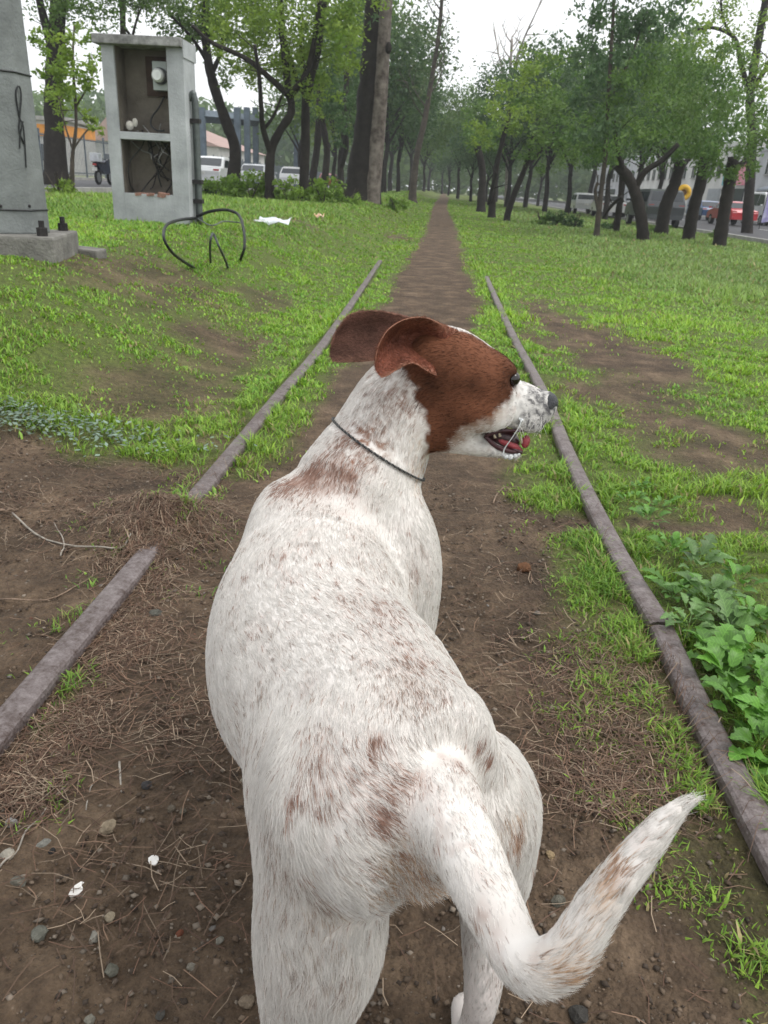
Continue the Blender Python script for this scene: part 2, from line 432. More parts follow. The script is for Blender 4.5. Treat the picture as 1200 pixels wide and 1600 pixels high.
RN_ = [at_z(a, b, .05) for a, b in [(1038, 971), (1104, 1108), (1163, 1218), (1230, 1340), (1320, 1500)]]
rail([(p[0], p[1], 0) for p in RN_] + [(RN_[-1][0] + .02, -.6, 0)], 'near length of the right rail, from the joint to the picture edge by the tail')
# ------------------------------------------------------------------ concrete pole with its footing
pole_m = mat('pole_concrete', (.17, .185, .18), rough=.85, scale=5, var=.22, bump=.3, bscale=60)
foot_m = mat('footing_concrete', (.16, .155, .14), rough=.9, scale=6, var=.4, bump=.5, bscale=50)
iron = mat('dark_iron', (.035, .032, .032), rough=.6, scale=20, var=.4, metal=.4)
wire_m = mat('black_wire', (.018, .02, .02), rough=.5, scale=30, var=.3)
PD = 5.55
pr = at_y(70, 368, PD); pb = at_y(96, 376, PD - .12); gz_ = float(tz(pr[0] - .3, PD))
Rb = .285; pc = np.array([pr[0] - Rb * .965 - .085, PD + .18, gz_])
pole = empty('concrete_pole', pc); tag(pole, 'tall grey octagonal concrete pole on a footing at the left picture edge', 'pole')
mb = MB(); zb = pr[2] - gz_
def octa(r, z, rot=.32): return [(r * math.cos(rot + k * math.pi / 4), r * math.sin(rot + k * math.pi / 4), z) for k in range(8)]
V = octa(Rb, zb) + octa(Rb * .50, 9.0); mb.add(V, [(k, (k + 1) % 8, 8 + (k + 1) % 8, 8 + k) for k in range(8)] + [tuple(range(8, 16)), tuple(range(7, -1, -1))]); mb.build('shaft', pole_m, pole, bevel=.012)
mb = MB(); mb.box((0, 0, zb / 2 - .05), (.80, .80, zb + .10), rz=.22); mb.build('footing', foot_m, pole, bevel=.02)
for q in (.22, .22 + math.pi / 2, .22 + math.pi, .22 - math.pi / 2):
    a = q - math.pi / 4; x, y = math.cos(a) * .44, math.sin(a) * .44
    MB().tube([(x, y, zb), (x, y, zb + .055)], .038, 8).tube([(x, y, zb + .055), (x, y, zb + .10)], .020, 8).build('anchor_bolt', iron, pole)
def rr_(z): return Rb + (Rb * .5 - Rb) * (z - zb) / (9.0 - zb)
for zz in (at_y(40, 329, PD)[2] - gz_, at_y(10, 110, PD)[2] - gz_):
    MB().tube([(v[0] * 1.012, v[1] * 1.012, zz) for v in octa(rr_(zz), 0)] + [(octa(rr_(zz), 0)[0][0] * 1.012, octa(rr_(zz), 0)[0][1] * 1.012, zz)], .006, 5, cap=False).build('wire_band', wire_m, pole)
def pole_px(px, py, dr=.012):             # a point on the shaft's camera side
    px = px - 14
    D = rays(px, py); A, B = D[0] ** 2 + D[1] ** 2, 2 * (D[0] * (CAM[0] - pc[0]) + D[1] * (CAM[1] - pc[1])); z = at_y(px, py, PD)[2] - gz_
    Cc = (CAM[0] - pc[0]) ** 2 + (CAM[1] - pc[1]) ** 2 - (rr_(z) * .97 + dr) ** 2; disc = B * B - 4 * A * Cc
    t = (-B - math.sqrt(max(disc, 0))) / (2 * A); return CAM + D * t - pc
MB().tube(catmull([pole_px(*q) for q in [(46, 190), (41, 165), (39, 143), (44, 135), (47, 150), (45, 180), (44, 205), (52, 225)]], 24), .006, 5).tube(catmull([pole_px(*q) for q in [(44, 185), (50, 195), (53, 225), (55, 262)]], 12), .005, 5).tube(catmull([pole_px(*q) for q in [(50, 190), (46, 210), (45, 232)]], 8), .005, 5).build('loose_wire', wire_m, pole)
for a in ((15, 322), (60, 322)): MB().ball(pole_px(*a, .004), .012, 6, 5).build('bolt_hole', iron, pole)
p = gnd(132, 396); mb = MB(); mb.box((0, 0, .0), (.30, .16, .09), tilt=(.05, .04)); o = mb.build('concrete_slab', foot_m, bevel=.015, loc=p, rot=(0, 0, -.1)); tag(o, 'broken flat piece of concrete in the grass beside the pole footing', 'concrete block')

# ------------------------------------------------------------------ meter kiosk
KD = 10.4
k0, k1 = at_y(178, 340, KD), at_y(297, 341, KD); kx0, kx1 = k0[0], k1[0]; kz0 = float(tz((kx0 + kx1) / 2, KD)) - .02; kzt = at_y(225, 72, KD)[2]
KW, KH, KDp = kx1 - kx0, kzt - kz0, .46
kio = empty('meter_kiosk', ((kx0 + kx1) / 2, KD, kz0)); tag(kio, 'weathered whitewashed masonry meter kiosk with two open compartments in the grass', 'kiosk')
ko = np.array([(kx0 + kx1) / 2, KD, kz0])
def kp(px, py, dy=0.0): return at_y(px, py, KD + dy) - ko
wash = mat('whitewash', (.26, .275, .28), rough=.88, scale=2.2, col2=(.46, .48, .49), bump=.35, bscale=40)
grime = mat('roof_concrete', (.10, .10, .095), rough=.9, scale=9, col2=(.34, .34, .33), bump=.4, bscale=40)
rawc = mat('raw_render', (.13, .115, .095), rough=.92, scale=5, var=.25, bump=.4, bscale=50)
xl, xr = kp(186, 200)[0], kp(265, 200)[0]; zs1, zs0 = kp(225, 207)[2], kp(228, 219)[2]; zb0 = kp(228, 303)[2]; h = KW / 2
mb = MB()
def B3(x0, x1, y0, y1, z0, z1): mb.box(((x0 + x1) / 2, (y0 + y1) / 2, (z0 + z1) / 2), (x1 - x0, y1 - y0, z1 - z0))
B3(-h, xl, 0, KDp, 0, KH); B3(xr, h, 0, KDp, 0, KH); B3(xl, xr, 0, KDp, 0, zb0)
mb.build('masonry', wash, kio, bevel=.008)
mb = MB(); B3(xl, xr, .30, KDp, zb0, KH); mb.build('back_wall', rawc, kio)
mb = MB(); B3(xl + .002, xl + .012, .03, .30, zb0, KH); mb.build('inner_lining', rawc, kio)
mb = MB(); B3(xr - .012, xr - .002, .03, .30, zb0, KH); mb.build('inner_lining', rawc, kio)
mb = MB(); B3(xl, xr, .004, .30, zs0, zs1); mb.build('shelf', wash, kio, bevel=.006)
mb = MB(); B3(-h - .07, h + .0, -.09, KDp + .05, KH, KH + .10); mb.build('roof_slab', grime, kio, bevel=.012)
mb = MB(); B3(h, h + .012, -.02, KDp + .03, KH - .10, KH + .085); mb.build('roof_edge', wash, kio)
mb = MB(); B3(kp(214, 85)[0], xr - .014, .272, .296, kp(214, 146)[2], kp(214, 82)[2]); mb.build('meter_board', mat('meter_board', (.045, .028, .02), scale=12, var=.4), kio)
mbx = mat('meter_box', (.36, .40, .38), rough=.5, scale=8, var=.12); q0, q1 = kp(232, 138), kp(259, 93)
mb = MB(); B3(q0[0], q1[0], .17, .27, q0[2], q1[2]); bx_ = mb.build('meter_box', mbx, kio, bevel=.008)
c_ = kp(242, 116); rd = .078
MB().tube([(c_[0] + .012, .17, c_[2]), (c_[0] + .012, .135, c_[2])], rd * 1.18, 20).build('meter_ring', mat('ring', (.05, .055, .055), rough=.4, metal=.5), kio)
MB().tube([(c_[0], .14, c_[2]), (c_[0], .09, c_[2]), (c_[0], .06, c_[2])], [rd, rd * .97, rd * .7], 20).build('meter_dial', mat('meter_dial', (.66, .68, .66), rough=.15, scale=14, var=.12, spec=.6), kio, smooth=False)
MB().ball(kp(257, 135) * [1, 0, 1] + [0, .165, 0], .010, 8, 6).build('seal', mat('seal', (.6, .58, .52)), kio)
MB().tube(catmull([kp(246, 146) * [1, 0, 1] + [0, .26, 0], kp(238, 165) * [1, 0, 1] + [0, .24, 0], kp(229, 180) * [1, 0, 1] + [0, .2, 0], kp(229, 194) * [1, 0, 1] + [0, .16, 0], kp(241, 203) * [1, 0, 1] + [0, .12, 0], kp(252, 203) * [1, 0, 1] + [0, .12, 0]], 24), .011, 6).build('cable', wire_m, kio, smooth=True)
MB().ball(kp(197, 195) * [1, 0, 1] + [0, .12, -.0], (.05, .04, .055), 9, 7).ball(kp(205, 190) * [1, 0, 1] + [0, .13, 0], (.035, .03, .05), 9, 7).build('plaster_lump', mat('plaster', (.52, .50, .45), scale=20, bump=.5), kio)
gw = random.Random(3); cols_ = (wire_m, iron, mat('grey_wire', (.20, .20, .19)))
for k in range(13):
    x0, z0 = gw.uniform(xl + .15, xr - .05), zb0 + gw.uniform(.25, .55); pts = [(x0, .2, z0 + .3)]
    for j in range(4): pts.append((min(max(pts[-1][0] + gw.uniform(-.16, .16), xl + .05), xr - .05), gw.uniform(.06, .26), max(zb0 + .02, pts[-1][2] - gw.uniform(.02, .24))))
    MB().tube(catmull(pts, 16), gw.uniform(.004, .010), 5).build('cable', cols_[k % 3], kio, smooth=True)
edge_m = mat('broken_brick', (.30, .17, .13), rough=.9, scale=30, var=.4)
for k in range(7): MB().box((xl + (xr - xl) * gw.uniform(.05, .95), .01 + gw.uniform(0, .02), zb0 + gw.uniform(-.02, .006)), (gw.uniform(.05, .12), .05, gw.uniform(.02, .045)), tilt=(gw.uniform(-.2, .2), gw.uniform(-.15, .15))).build('broken_edge', edge_m, kio)
pipe = mat('conduit', (.11, .125, .12), rough=.45, scale=14, var=.2, metal=.5); yc = .20
zt_ = at_y(306, 147, KD + yc)[2] - kz0; xo = h + .07
MB().tube(catmull([(h - .02, yc, zt_ - .06), (h + .04, yc, zt_), (xo - .02, yc, zt_ - .02), (xo, yc, zt_ - .14), (xo, yc, zt_ - .6), (xo, yc, .0)], 40), .040, 10).build('conduit', pipe, kio, smooth=True)
MB().tube([(h + .03, yc, zt_ - .05), (h + .03, yc, .02)], .014, 8).build('thin_conduit', pipe, kio)
for zz in (zt_ - .30, zt_ - 1.0, .32): MB().box((h + .05, yc, zz), (.14, .10, .05)).build('clamp', iron, kio)
# cables looping out of the conduit
cb = MB(); q = lambda a, b, dy=0: at_y(a, b, KD + dy)
cbo = np.array([kx1 + .15, KD - .1, float(tz(kx1 + .15, KD))]); cab = empty('loose_cables', cbo); tag(cab, 'thick black cables looping out of the conduit foot into the grass', 'cable')
for pts, r, m_ in (([(308, 338, .18), (330, 330, .1), (355, 328, 0), (373, 336, -.1), (380, 356, -.25), (382, 385, -.5), (374, 410, -.9)], .019, wire_m),
                   ([(308, 341, .18), (285, 343, .05), (264, 349, -.1), (256, 362, -.2), (259, 380, -.4), (275, 400, -.8), (305, 420, -1.4)], .020, wire_m),
                   ([(308, 341, .18), (330, 352, .05), (350, 346, -.05), (376, 348, -.2)], .009, pipe),
                   ([(329, 410, -1.0), (328, 385, -.7), (330, 370, -.6), (334, 366, -.6), (342, 385, -.7), (350, 402, -.95), (357, 420, -1.3)], .016, mat('grey_cable', (.06, .07, .065)))):
    nn_ = len(pts); ys = [min(KD + dy, float(gnd(a, b_)[1]) * (1 - .24 * math.sin(math.pi * min(1, (i_ + .0) / (nn_ - 1)) ** .8) - (.02 if i_ < nn_ - 1 else -.01))) for i_, (a, b_, dy) in enumerate(pts)]; c = catmull([at_y(a, b_, y_) - cbo for (a, b_, dy), y_ in zip(pts, ys)], 30); MB().tube(c, [r * (v[1] + cbo[1]) / KD for v in c], 7).build('cable', m_, cab, smooth=True)
# litter on the left lawn
def scrap(px, py, wpx, hpx, m_, lab, name, y=None, seed=1):
    p = gnd(px, py + hpx); d = np.linalg.norm(p - CAM) / FPX; g = random.Random(seed); n = 7; V, F = [], []
    for i in range(n):
        for j in range(4):
            u, v = i / (n - 1) - .5, j / 3 - .5
            V.append((u * wpx * d, v * wpx * d * .45, hpx * d * (.35 + 1.0 * abs(u) + .5 * math.sin(u * 9 + j)) * (1 - abs(v)) + g.uniform(0, .012)))
    F = [(i * 4 + j, (i + 1) * 4 + j, (i + 1) * 4 + j + 1, i * 4 + j + 1) for i in range(n - 1) for j in range(3)]
    o = MB().add(V, F).build(name, m_, loc=(p[0], p[1], p[2] + .04), rot=(.25, 0, -.1), smooth=True); s = o.modifiers.new('thickness', 'SOLIDIFY'); s.thickness = .004; tag(o, lab, 'litter'); return o
scrap(431, 343, 44, 11, mat('white_plastic', (.66, .70, .74), rough=.4, scale=12, var=.1), 'crumpled white plastic bag lying on the lawn right of the cables', 'plastic_bag')
scrap(499, 336, 14, 8, mat('snack_wrapper', (.55, .20, .04), rough=.35, scale=8, col2=(.75, .72, .62)), 'small orange and white wrapper on the lawn before the thick trunk', 'snack_wrapper', seed=3)
scrap(406, 349, 16, 2, mat('grey_paper', (.5, .52, .5), scale=9), 'flat grey paper scrap left of the white plastic bag', 'paper_scrap', seed=5)

# ------------------------------------------------------------------ trees
leafm = leaf_mat('tree_leaves', trans=.38, rough=.5)
def bark(name, c, c2): return mat(name, c, rough=.92, scale=4, col2=c2, bump=.7, bscale=22)
bk_dark = bark('bark_dark', (.012, .010, .008), (.032, .027, .023)); bk_mid = bark('bark_brown', (.032, .027, .022), (.085, .07, .056)); bk_pale = bark('bark_pale', (.16, .135, .115), (.36, .33, .30))
def wline(pts, d, dj=0.0):
    n = len(pts); return [at_y(a, b, d + dj * i) for i, (a, b) in enumerate(pts)]
def leaves(blobs, d, n_per, size, cols, seed, droop=.3, aspect=.42, gap=.5):
    g = np.random.default_rng(seed); P, S = [], []
    for bl in blobs:
        a, b, r = bl[:3]; dens = bl[3] if len(bl) > 3 else 1.0; dd = d + (bl[4] if len(bl) > 4 else g.uniform(-.06, .06) * d)
        c = at_y(a, b, dd); rm = r * dd / FPX / .95; n = max(8, int(n_per * 1.9 * dens * (r / 50) ** 2)); k = max(6, n // 60)
        u = unit(g.normal(size=(k, 3))) * (g.random((k, 1)) ** .45) * rm * [1, 1, .86]
        j = g.integers(0, k, n); q = c + u[j] + g.normal(size=(n, 3)) * rm * .17 * [1, 1, .8]; P.append(q); S.append(np.full(n, size * d / FPX) * g.uniform(.6, 1.3, n))
    P, S = np.concatenate(P), np.concatenate(S); n = len(P)
    az = g.uniform(0, 2 * math.pi, n); el = g.normal(size=n) * .5 - droop
    D = np.stack([np.cos(az) * np.cos(el), np.sin(az) * np.cos(el), np.sin(el)], 1); Sd = unit(np.cross(D, unit(g.normal(size=(n, 3)))))
    A = P - D * S[:, None] / 2; B = P + D * S[:, None] / 2; w = (S * aspect / 2)[:, None]
    V = np.stack([A, P + Sd * w, B, P - Sd * w], 1).reshape(-1, 3); F = np.arange(4 * n).reshape(-1, 4)
    cn = noise3(P, .9, seed)[:, None] * .6 + g.random((n, 1)) * .4; c0, c1 = np.array(cols[0]), np.array(cols[1])
    return V, F, (c0 * (1 - cn) + c1 * cn) * g.uniform(.75, 1.25, (n, 1))
def taper(w0, w1, n): return [w0 + (w1 - w0) * (i / max(1, n - 1)) ** .8 for i in range(n)]
G_Y = ((.10, .185, .032), (.27, .36, .065)); G_M = ((.060, .128, .032), (.160, .245, .060)); G_D = ((.034, .080, .028), (.095, .160, .052)); G_B = ((.046, .100, .048), (.120, .185, .080)); G_W = ((.11, .20, .03), (.22, .33, .06)); G_G = ((.07, .11, .045), (.14, .18, .08))
def tree(name, label, d, trunk, limbs, blobs, cols, w0, w1, bk, n_per=480, size=6.5, seed=1, droop=.3, group=None, twigs=2, extra=None):
    base = gpos(trunk[0][0], d); root = empty(name, base); tag(root, label, 'tree', group)
    pts = [base - [0, 0, .25]] + wline(trunk, d)
    if pts[1][2] <= base[2] + .05: pts.pop(1)
    k = d / FPX / .93; n = 5 * len(pts); c = catmull(pts, n) - base; g = random.Random(seed)
    rad = [r * k / 2 * (1 + .45 * math.exp(-i / n * 9)) * (1 + .08 * g.uniform(-1, 1)) for i, r in enumerate(taper(w0, w1, n))]
    MB().tube(c, rad, 10).build('trunk', bk, root, smooth=True)
    for lm in (limbs or []):
        lp, lw0, lw1 = lm; m_ = 5 * len(lp); c2 = catmull(wline(lp, d, g.uniform(-.02, .02) * d), m_) - base
        lo_ = MB().tube(c2, [r * k / 2 for r in taper(lw0, lw1, m_)], 7).build('limb', bk, root, smooth=True)
        if twigs:
            mb = MB()
            for t_ in range(twigs * 2):
                i = g.randint(m_ // 3, m_ - 1); a = c2[i]; dv = np.array([g.gauss(0, 1), g.gauss(0, .8), abs(g.gauss(.5, .6))]); dv = dv / np.linalg.norm(dv) * g.uniform(14, 38) * k
                mb.tube([a, a + dv * .5 + [0, 0, .05 * k * 10], a + dv], [1.6 * k / 2, 1.1 * k / 2, .4 * k / 2], 5)
            mb.build('twig_spray', bk, root)['kind'] = 'stuff'
    if blobs:
        V, F, C_ = leaves(blobs, d, n_per, size, cols, seed, droop); V = V - base
        me = npmesh('crown', V, F, leafm); at = me.attributes.new('tint', 'FLOAT_COLOR', 'FACE'); at.data.foreach_set('color', np.concatenate([C_, np.ones((len(C_), 1))], 1).astype(np.float32).ravel()); obj('crown', me, root)
    return root
LG, RG = 'roadside trees on the left', 'roadside trees on the right'
tree('tree', 'thick black trunk between the concrete pole and the kiosk', 30, [(88, 292), (86, 230), (84, 150), (88, 60), (96, -60)], [([(86, 90), (72, 40), (62, 0), (50, -60)], 14, 8)], [(60, -90, 110), (130, -80, 110), (100, 20, 34, .8), (70, 70, 20, .6)], G_M, 30, 20, bk_dark, seed=1, group=LG)
tree('sapling', 'slender young tree with light leaves in front of the black trunk', 19, [(112, 312), (113, 250), (119, 190), (114, 100), (116, 40)], [([(114, 235), (100, 190), (92, 150)], 3, 1.5), ([(115, 232), (135, 205), (152, 190)], 3, 1.5), ([(117, 170), (140, 130), (150, 100)], 2.5, 1)],
     [(72, 108, 22), (108, 75, 26), (138, 125, 30), (88, 150, 26), (140, 170, 20), (60, 62, 18), (150, 95, 20), (93, 200, 11), (112, 128, 26), (128, 60, 18), (85, 92, 20), (150, 205, 12)], G_Y, 6.5, 2.5, bk_mid, n_per=560, size=7.5, seed=2, group=LG)
tree('tree', 'straight thin trunk rising behind the kiosk roof', 33, [(193, 285), (193, 150), (192, 40), (190, -60)], [([(206, 60), (214, 30), (226, 0)], 4, 2), ([(193, 40), (206, 60), (206, 70)], 4, 3)], [(190, -70, 80), (240, -60, 70), (165, 30, 20, .5), (225, 15, 26, .4)], G_M, 9, 7, bk_mid, seed=3, group=LG)
tree('tree', 'dark trunk curving left just right of the kiosk conduit', 33, [(365, 280), (367, 232), (353, 190), (336, 140), (326, 100), (321, 50), (322, -20)], [([(330, 118), (345, 80), (350, 30)], 7, 4), ([(326, 100), (302, 62), (268, 25)], 6, 3)],
     [(332, 38, 46), (280, 22, 40, .8), (376, 45, 42), (345, 120, 26, .8), (296, -40, 70), (390, -40, 70), (300, 40, 40), (350, 75, 34), (400, 20, 40), (270, 60, 26, .7), (310, 85, 24, .5), (385, 95, 30, .7), (250, 5, 28, .6)], G_M, 18, 10, bk_dark, seed=4, group=LG)
tree('tree', 'forked dark tree with a V of two stems right of the curved trunk', 27, [(421, 303), (423, 240), (437, 205), (455, 175), (451, 140), (446, 100), (440, 40), (436, -30)], [([(423, 240), (411, 200), (408, 165), (405, 120), (398, 70)], 9, 4), ([(410, 205), (428, 180), (440, 150)], 5, 3), ([(452, 150), (425, 125), (385, 92), (330, 66), (300, 40)], 9, 4), ([(453, 150), (478, 115), (492, 60), (500, 0)], 10, 6)],
     [(430, 40, 56), (370, 66, 40, .8), (484, 40, 52), (400, 108, 32, .7), (440, 100, 34, .8), (440, -60, 100), (350, 20, 48), (470, 120, 30, .8), (420, 85, 40), (385, 35, 44), (455, 20, 50)], G_Y, 13, 8, bk_dark, seed=5, group=LG)
tree('tree', 'straight black trunk between the forked tree and the thick double trunk', 28, [(474, 303), (477, 230), (478, 160), (485, 125), (500, 60), (508, -20)], [([(478, 150), (462, 120), (445, 60)], 8, 4), ([(484, 128), (470, 80), (474, 30)], 6, 3)], [(522, 58, 42), (505, 112, 34), (545, 22, 46), (520, -60, 80), (480, 70, 36, .9), (530, 110, 34), (555, 70, 36), (500, 150, 28, .8)], G_Y, 14, 9, bk_dark, seed=6, group=LG)
tree('tree', 'slim leaning trunk behind the straight black trunk', 44, [(489, 277), (496, 225), (499, 160), (502, 120)], [], [(500, 130, 34), (478, 150, 24), (515, 160, 28), (510, 90, 34)], G_D, 11, 8, bk_dark, seed=7, group=LG)
tree('tree', 'second slim trunk behind the straight black trunk, farther right', 42, [(507, 286), (511, 240), (508, 215), (503, 180)], [], [(510, 175, 30), (530, 160, 30), (525, 120, 34)], G_D, 10, 8, bk_dark, seed=8, group=LG)
tree('tree', 'narrow dark evergreen with two stems left of the thick double trunk', 46, [(533, 284), (532, 250), (537, 215), (540, 150), (545, 60)], [([(533, 262), (541, 232), (541, 205)], 7, 6)], [(545, 90, 28, 1.5), (548, 140, 30, 1.6), (545, 190, 30, 1.6), (550, 50, 26, 1.4), (540, 215, 22, 1.4), (555, 10, 30, 1.2)], G_D, 9, 7, bk_dark, seed=9, group=LG)
eu = tree('tree', 'massive double-stemmed eucalyptus, dark stem beside a pale barked one', 33, [(564, 316), (572, 240), (580, 150), (586, 60), (593, -60), (600, -260)], [], [(560, -260, 150), (680, -240, 140), (610, -330, 160), (500, -200, 110), (585, 30, 16, .4)], G_B, 42, 26, bk_dark, seed=10, n_per=200, size=8)
kk = 33 / FPX / .93; bb = np.array(eu.location)
cpl = catmull(wline([(579, 322), (582, 290), (588, 230), (594, 160), (600, 60), (607, -60), (617, -260)], 32.6), 40) - bb
MB().tube(cpl, [r * kk / 2 for r in taper(25, 13, 40)], 12).build('trunk', bark('bark_eucalyptus', (.055, .042, .034), (.23, .20, .175)), eu, smooth=True)['label'] = 'pale peeling stem of the pair'
for k in range(1): MB().ball(at_y(607 + k, 75 - k * 30, 32.2) - bb, (.12, .14, .2), 8, 6).build('burl', bk_dark, eu)
def fine(root, base, top, n, d, seed, spread, bk, w=2.2):
    g = random.Random(seed); b0 = np.array(root.location); k = d / FPX / .93; mb = MB()
    for i in range(n):
        t = i / n; a = (base[0] + (top[0] - base[0]) * t, base[1] + (top[1] - base[1]) * t); s = g.choice((-1, 1)); L_ = spread * (1 - t * .6) * g.uniform(.6, 1.2)
        q = [a, (a[0] + s * L_ * .35, a[1] - L_ * .5), (a[0] + s * L_ * .6, a[1] - L_ * 1.2)]
        c = catmull(wline(q, d, g.uniform(-.015, .015) * d), 8) - b0; mb.tube(c, [x * k / 2 for x in taper(w, .7, 8)], 5)
        for _ in range(3):
            j = g.randint(3, 7); dv = np.array([g.gauss(0, .6), g.gauss(0, .6), abs(g.gauss(.8, .4))]) * L_ * .4 * k; mb.tube([c[j], c[j] + dv], [.9 * k / 2, .4 * k / 2], 4)
    mb.build('branch_spray', bk, root)['kind'] = 'stuff'
t9 = tree('tree', 'tall slender pale tree with thin sparse crown left of the path', 52, [(645, 300), (651, 245), (664, 185), (675, 120), (686, 50), (692, -20)], [], [(670, 40, 40, .22), (640, 70, 36, .25), (700, 60, 36, .22), (715, 110, 30, .3), (660, 120, 34, .3), (690, -30, 50, .25), (630, 30, 30, .3)], G_G, 11, 4, bk_mid, seed=11, size=5, group=LG)
fine(t9, (664, 185), (692, -20), 12, 52, 3, 50, bk_mid)
# right side
tree('tree', 'dark short trunk nearest the path on its right', 46, [(752, 312), (754, 280), (752, 255), (745, 225)], [], [(752, 195, 34), (735, 215, 24), (775, 175, 30), (765, 220, 26)], G_M, 11, 9, bk_dark, seed=20, group=RG)
tree('tree', 'bright yellow-green tree with two stems right of the path', 38, [(769, 321), (775, 265), (784, 225), (798, 170)], [([(764, 319), (769, 295), (775, 270)], 6, 5)], [(800, 150, 36), (770, 205, 28), (826, 112, 32), (838, 160, 32), (815, 88, 20), (745, 195, 17), (790, 190, 34), (850, 100, 22)], G_Y, 11, 5, bk_dark, seed=21, size=6, group=RG)
tree('tree', 'leaning dark trunk under mid-green leaves right of the yellow-green tree', 35, [(793, 336), (804, 302), (822, 258), (836, 210)], [([(820, 262), (842, 240), (862, 215)], 5, 3)], [(860, 200, 42), (850, 150, 36), (884, 130, 36), (890, 205, 40), (840, 238, 26), (880, 240, 26), (870, 95, 26)], G_M, 10, 6, bk_dark, seed=22, group=RG)
tree('tree', 'tall thin pale stem with bluish willow foliage reaching the picture top', 26, [(932, 367), (938, 310), (946, 240), (951, 150), (956, 60), (962, -40)], [([(935, 330), (930, 300), (934, 285)], 5, 4), ([(950, 160), (985, 90), (1010, 20)], 5, 2)], [(955, 62, 36), (930, 32, 28), (992, 42, 34), (962, 118, 40), (930, 112, 26), (962, -40, 60), (1002, 96, 38), (925, 75, 32), (985, -10, 44), (1030, 60, 36), (935, 200, 32), (1045, 20, 30, .7), (920, 165, 28), (1020, 10, 36), (905, 15, 16, .6), (975, 165, 34)], G_B, 9.5, 3.5, bk_mid, seed=23, size=7.5, droop=.7, n_per=420, group=RG)
tree('tree', 'short dark trunk with a low side branch behind the pale stem', 31, [(963, 359), (968, 320), (972, 285), (970, 250)], [([(943, 340), (955, 322), (971, 308)], 4, 5)], [(950, 235, 36), (985, 225, 36), (930, 205, 32)], G_D, 9, 8, bk_dark, seed=24, droop=.6, group=RG)
tree('tree', 'crooked dark trunk bending left under the big round crown', 26, [(1005, 373), (1001, 335), (992, 300), (980, 275), (964, 258)], [([(992, 295), (1008, 268), (1035, 250), (1060, 225)], 10, 6), ([(975, 270), (965, 235), (960, 190)], 7, 4)], [(962, 195, 50), (1012, 165, 54), (1052, 205, 50), (932, 228, 34), (1000, 235, 40), (1030, 120, 44), (985, 130, 36)], G_M, 17, 13, bk_dark, seed=25, droop=.6, n_per=400, group=RG)
tree('tree', 'dark trunk leaning right in front of the shop wall', 31, [(1034, 357), (1041, 320), (1055, 285), (1064, 250)], [([(1058, 270), (1082, 240), (1100, 215)], 8, 5)], [(1062, 150, 50), (1092, 200, 48), (1044, 110, 40), (1080, 110, 40), (1065, 235, 34)], G_M, 19, 14, bk_dark, seed=26, droop=.6, group=RG)
tree('tree', 'second dark trunk leaning right, left of the red car', 28, [(1076, 370), (1084, 325), (1095, 285), (1101, 245)], [], [(1112, 130, 48), (1112, 222, 44), (1142, 168, 44), (1090, 240, 30), (1125, 90, 34)], G_M, 18, 14, bk_dark, seed=27, droop=.6, group=RG)
tree('tree', 'rightmost dark trunk leaning right across the red car', 26, [(1124, 381), (1131, 335), (1139, 290), (1146, 245)], [([(1142, 268), (1165, 250), (1180, 225)], 9, 5)], [(1150, 195, 50), (1152, 240, 38), (1182, 215, 38), (1128, 252, 28), (1185, 165, 36), (1165, 265, 20)], G_M, 20, 15, bk_dark, seed=28, droop=.6, n_per=400, group=RG)
tree('tree', 'tall open tree with dark bare limbs in the upper right corner', 41, [(1168, 345), (1175, 220), (1172, 150), (1184, 70), (1200, -20)], [([(1172, 150), (1158, 100), (1148, 60), (1118, 44), (1090, 46)], 8, 3), ([(1174, 140), (1192, 115), (1205, 90)], 8, 5), ([(1150, 66), (1130, 30), (1125, -20)], 4, 2)], [(1118, 64, 34, .6), (1160, 22, 40, .7), (1192, 105, 36, .7), (1080, 42, 32, .5), (1150, 112, 32, .7), (1200, 30, 40, .7), (1110, 10, 36, .5)], G_Y, 15, 9, bk_dark, seed=29, size=6, group=RG)
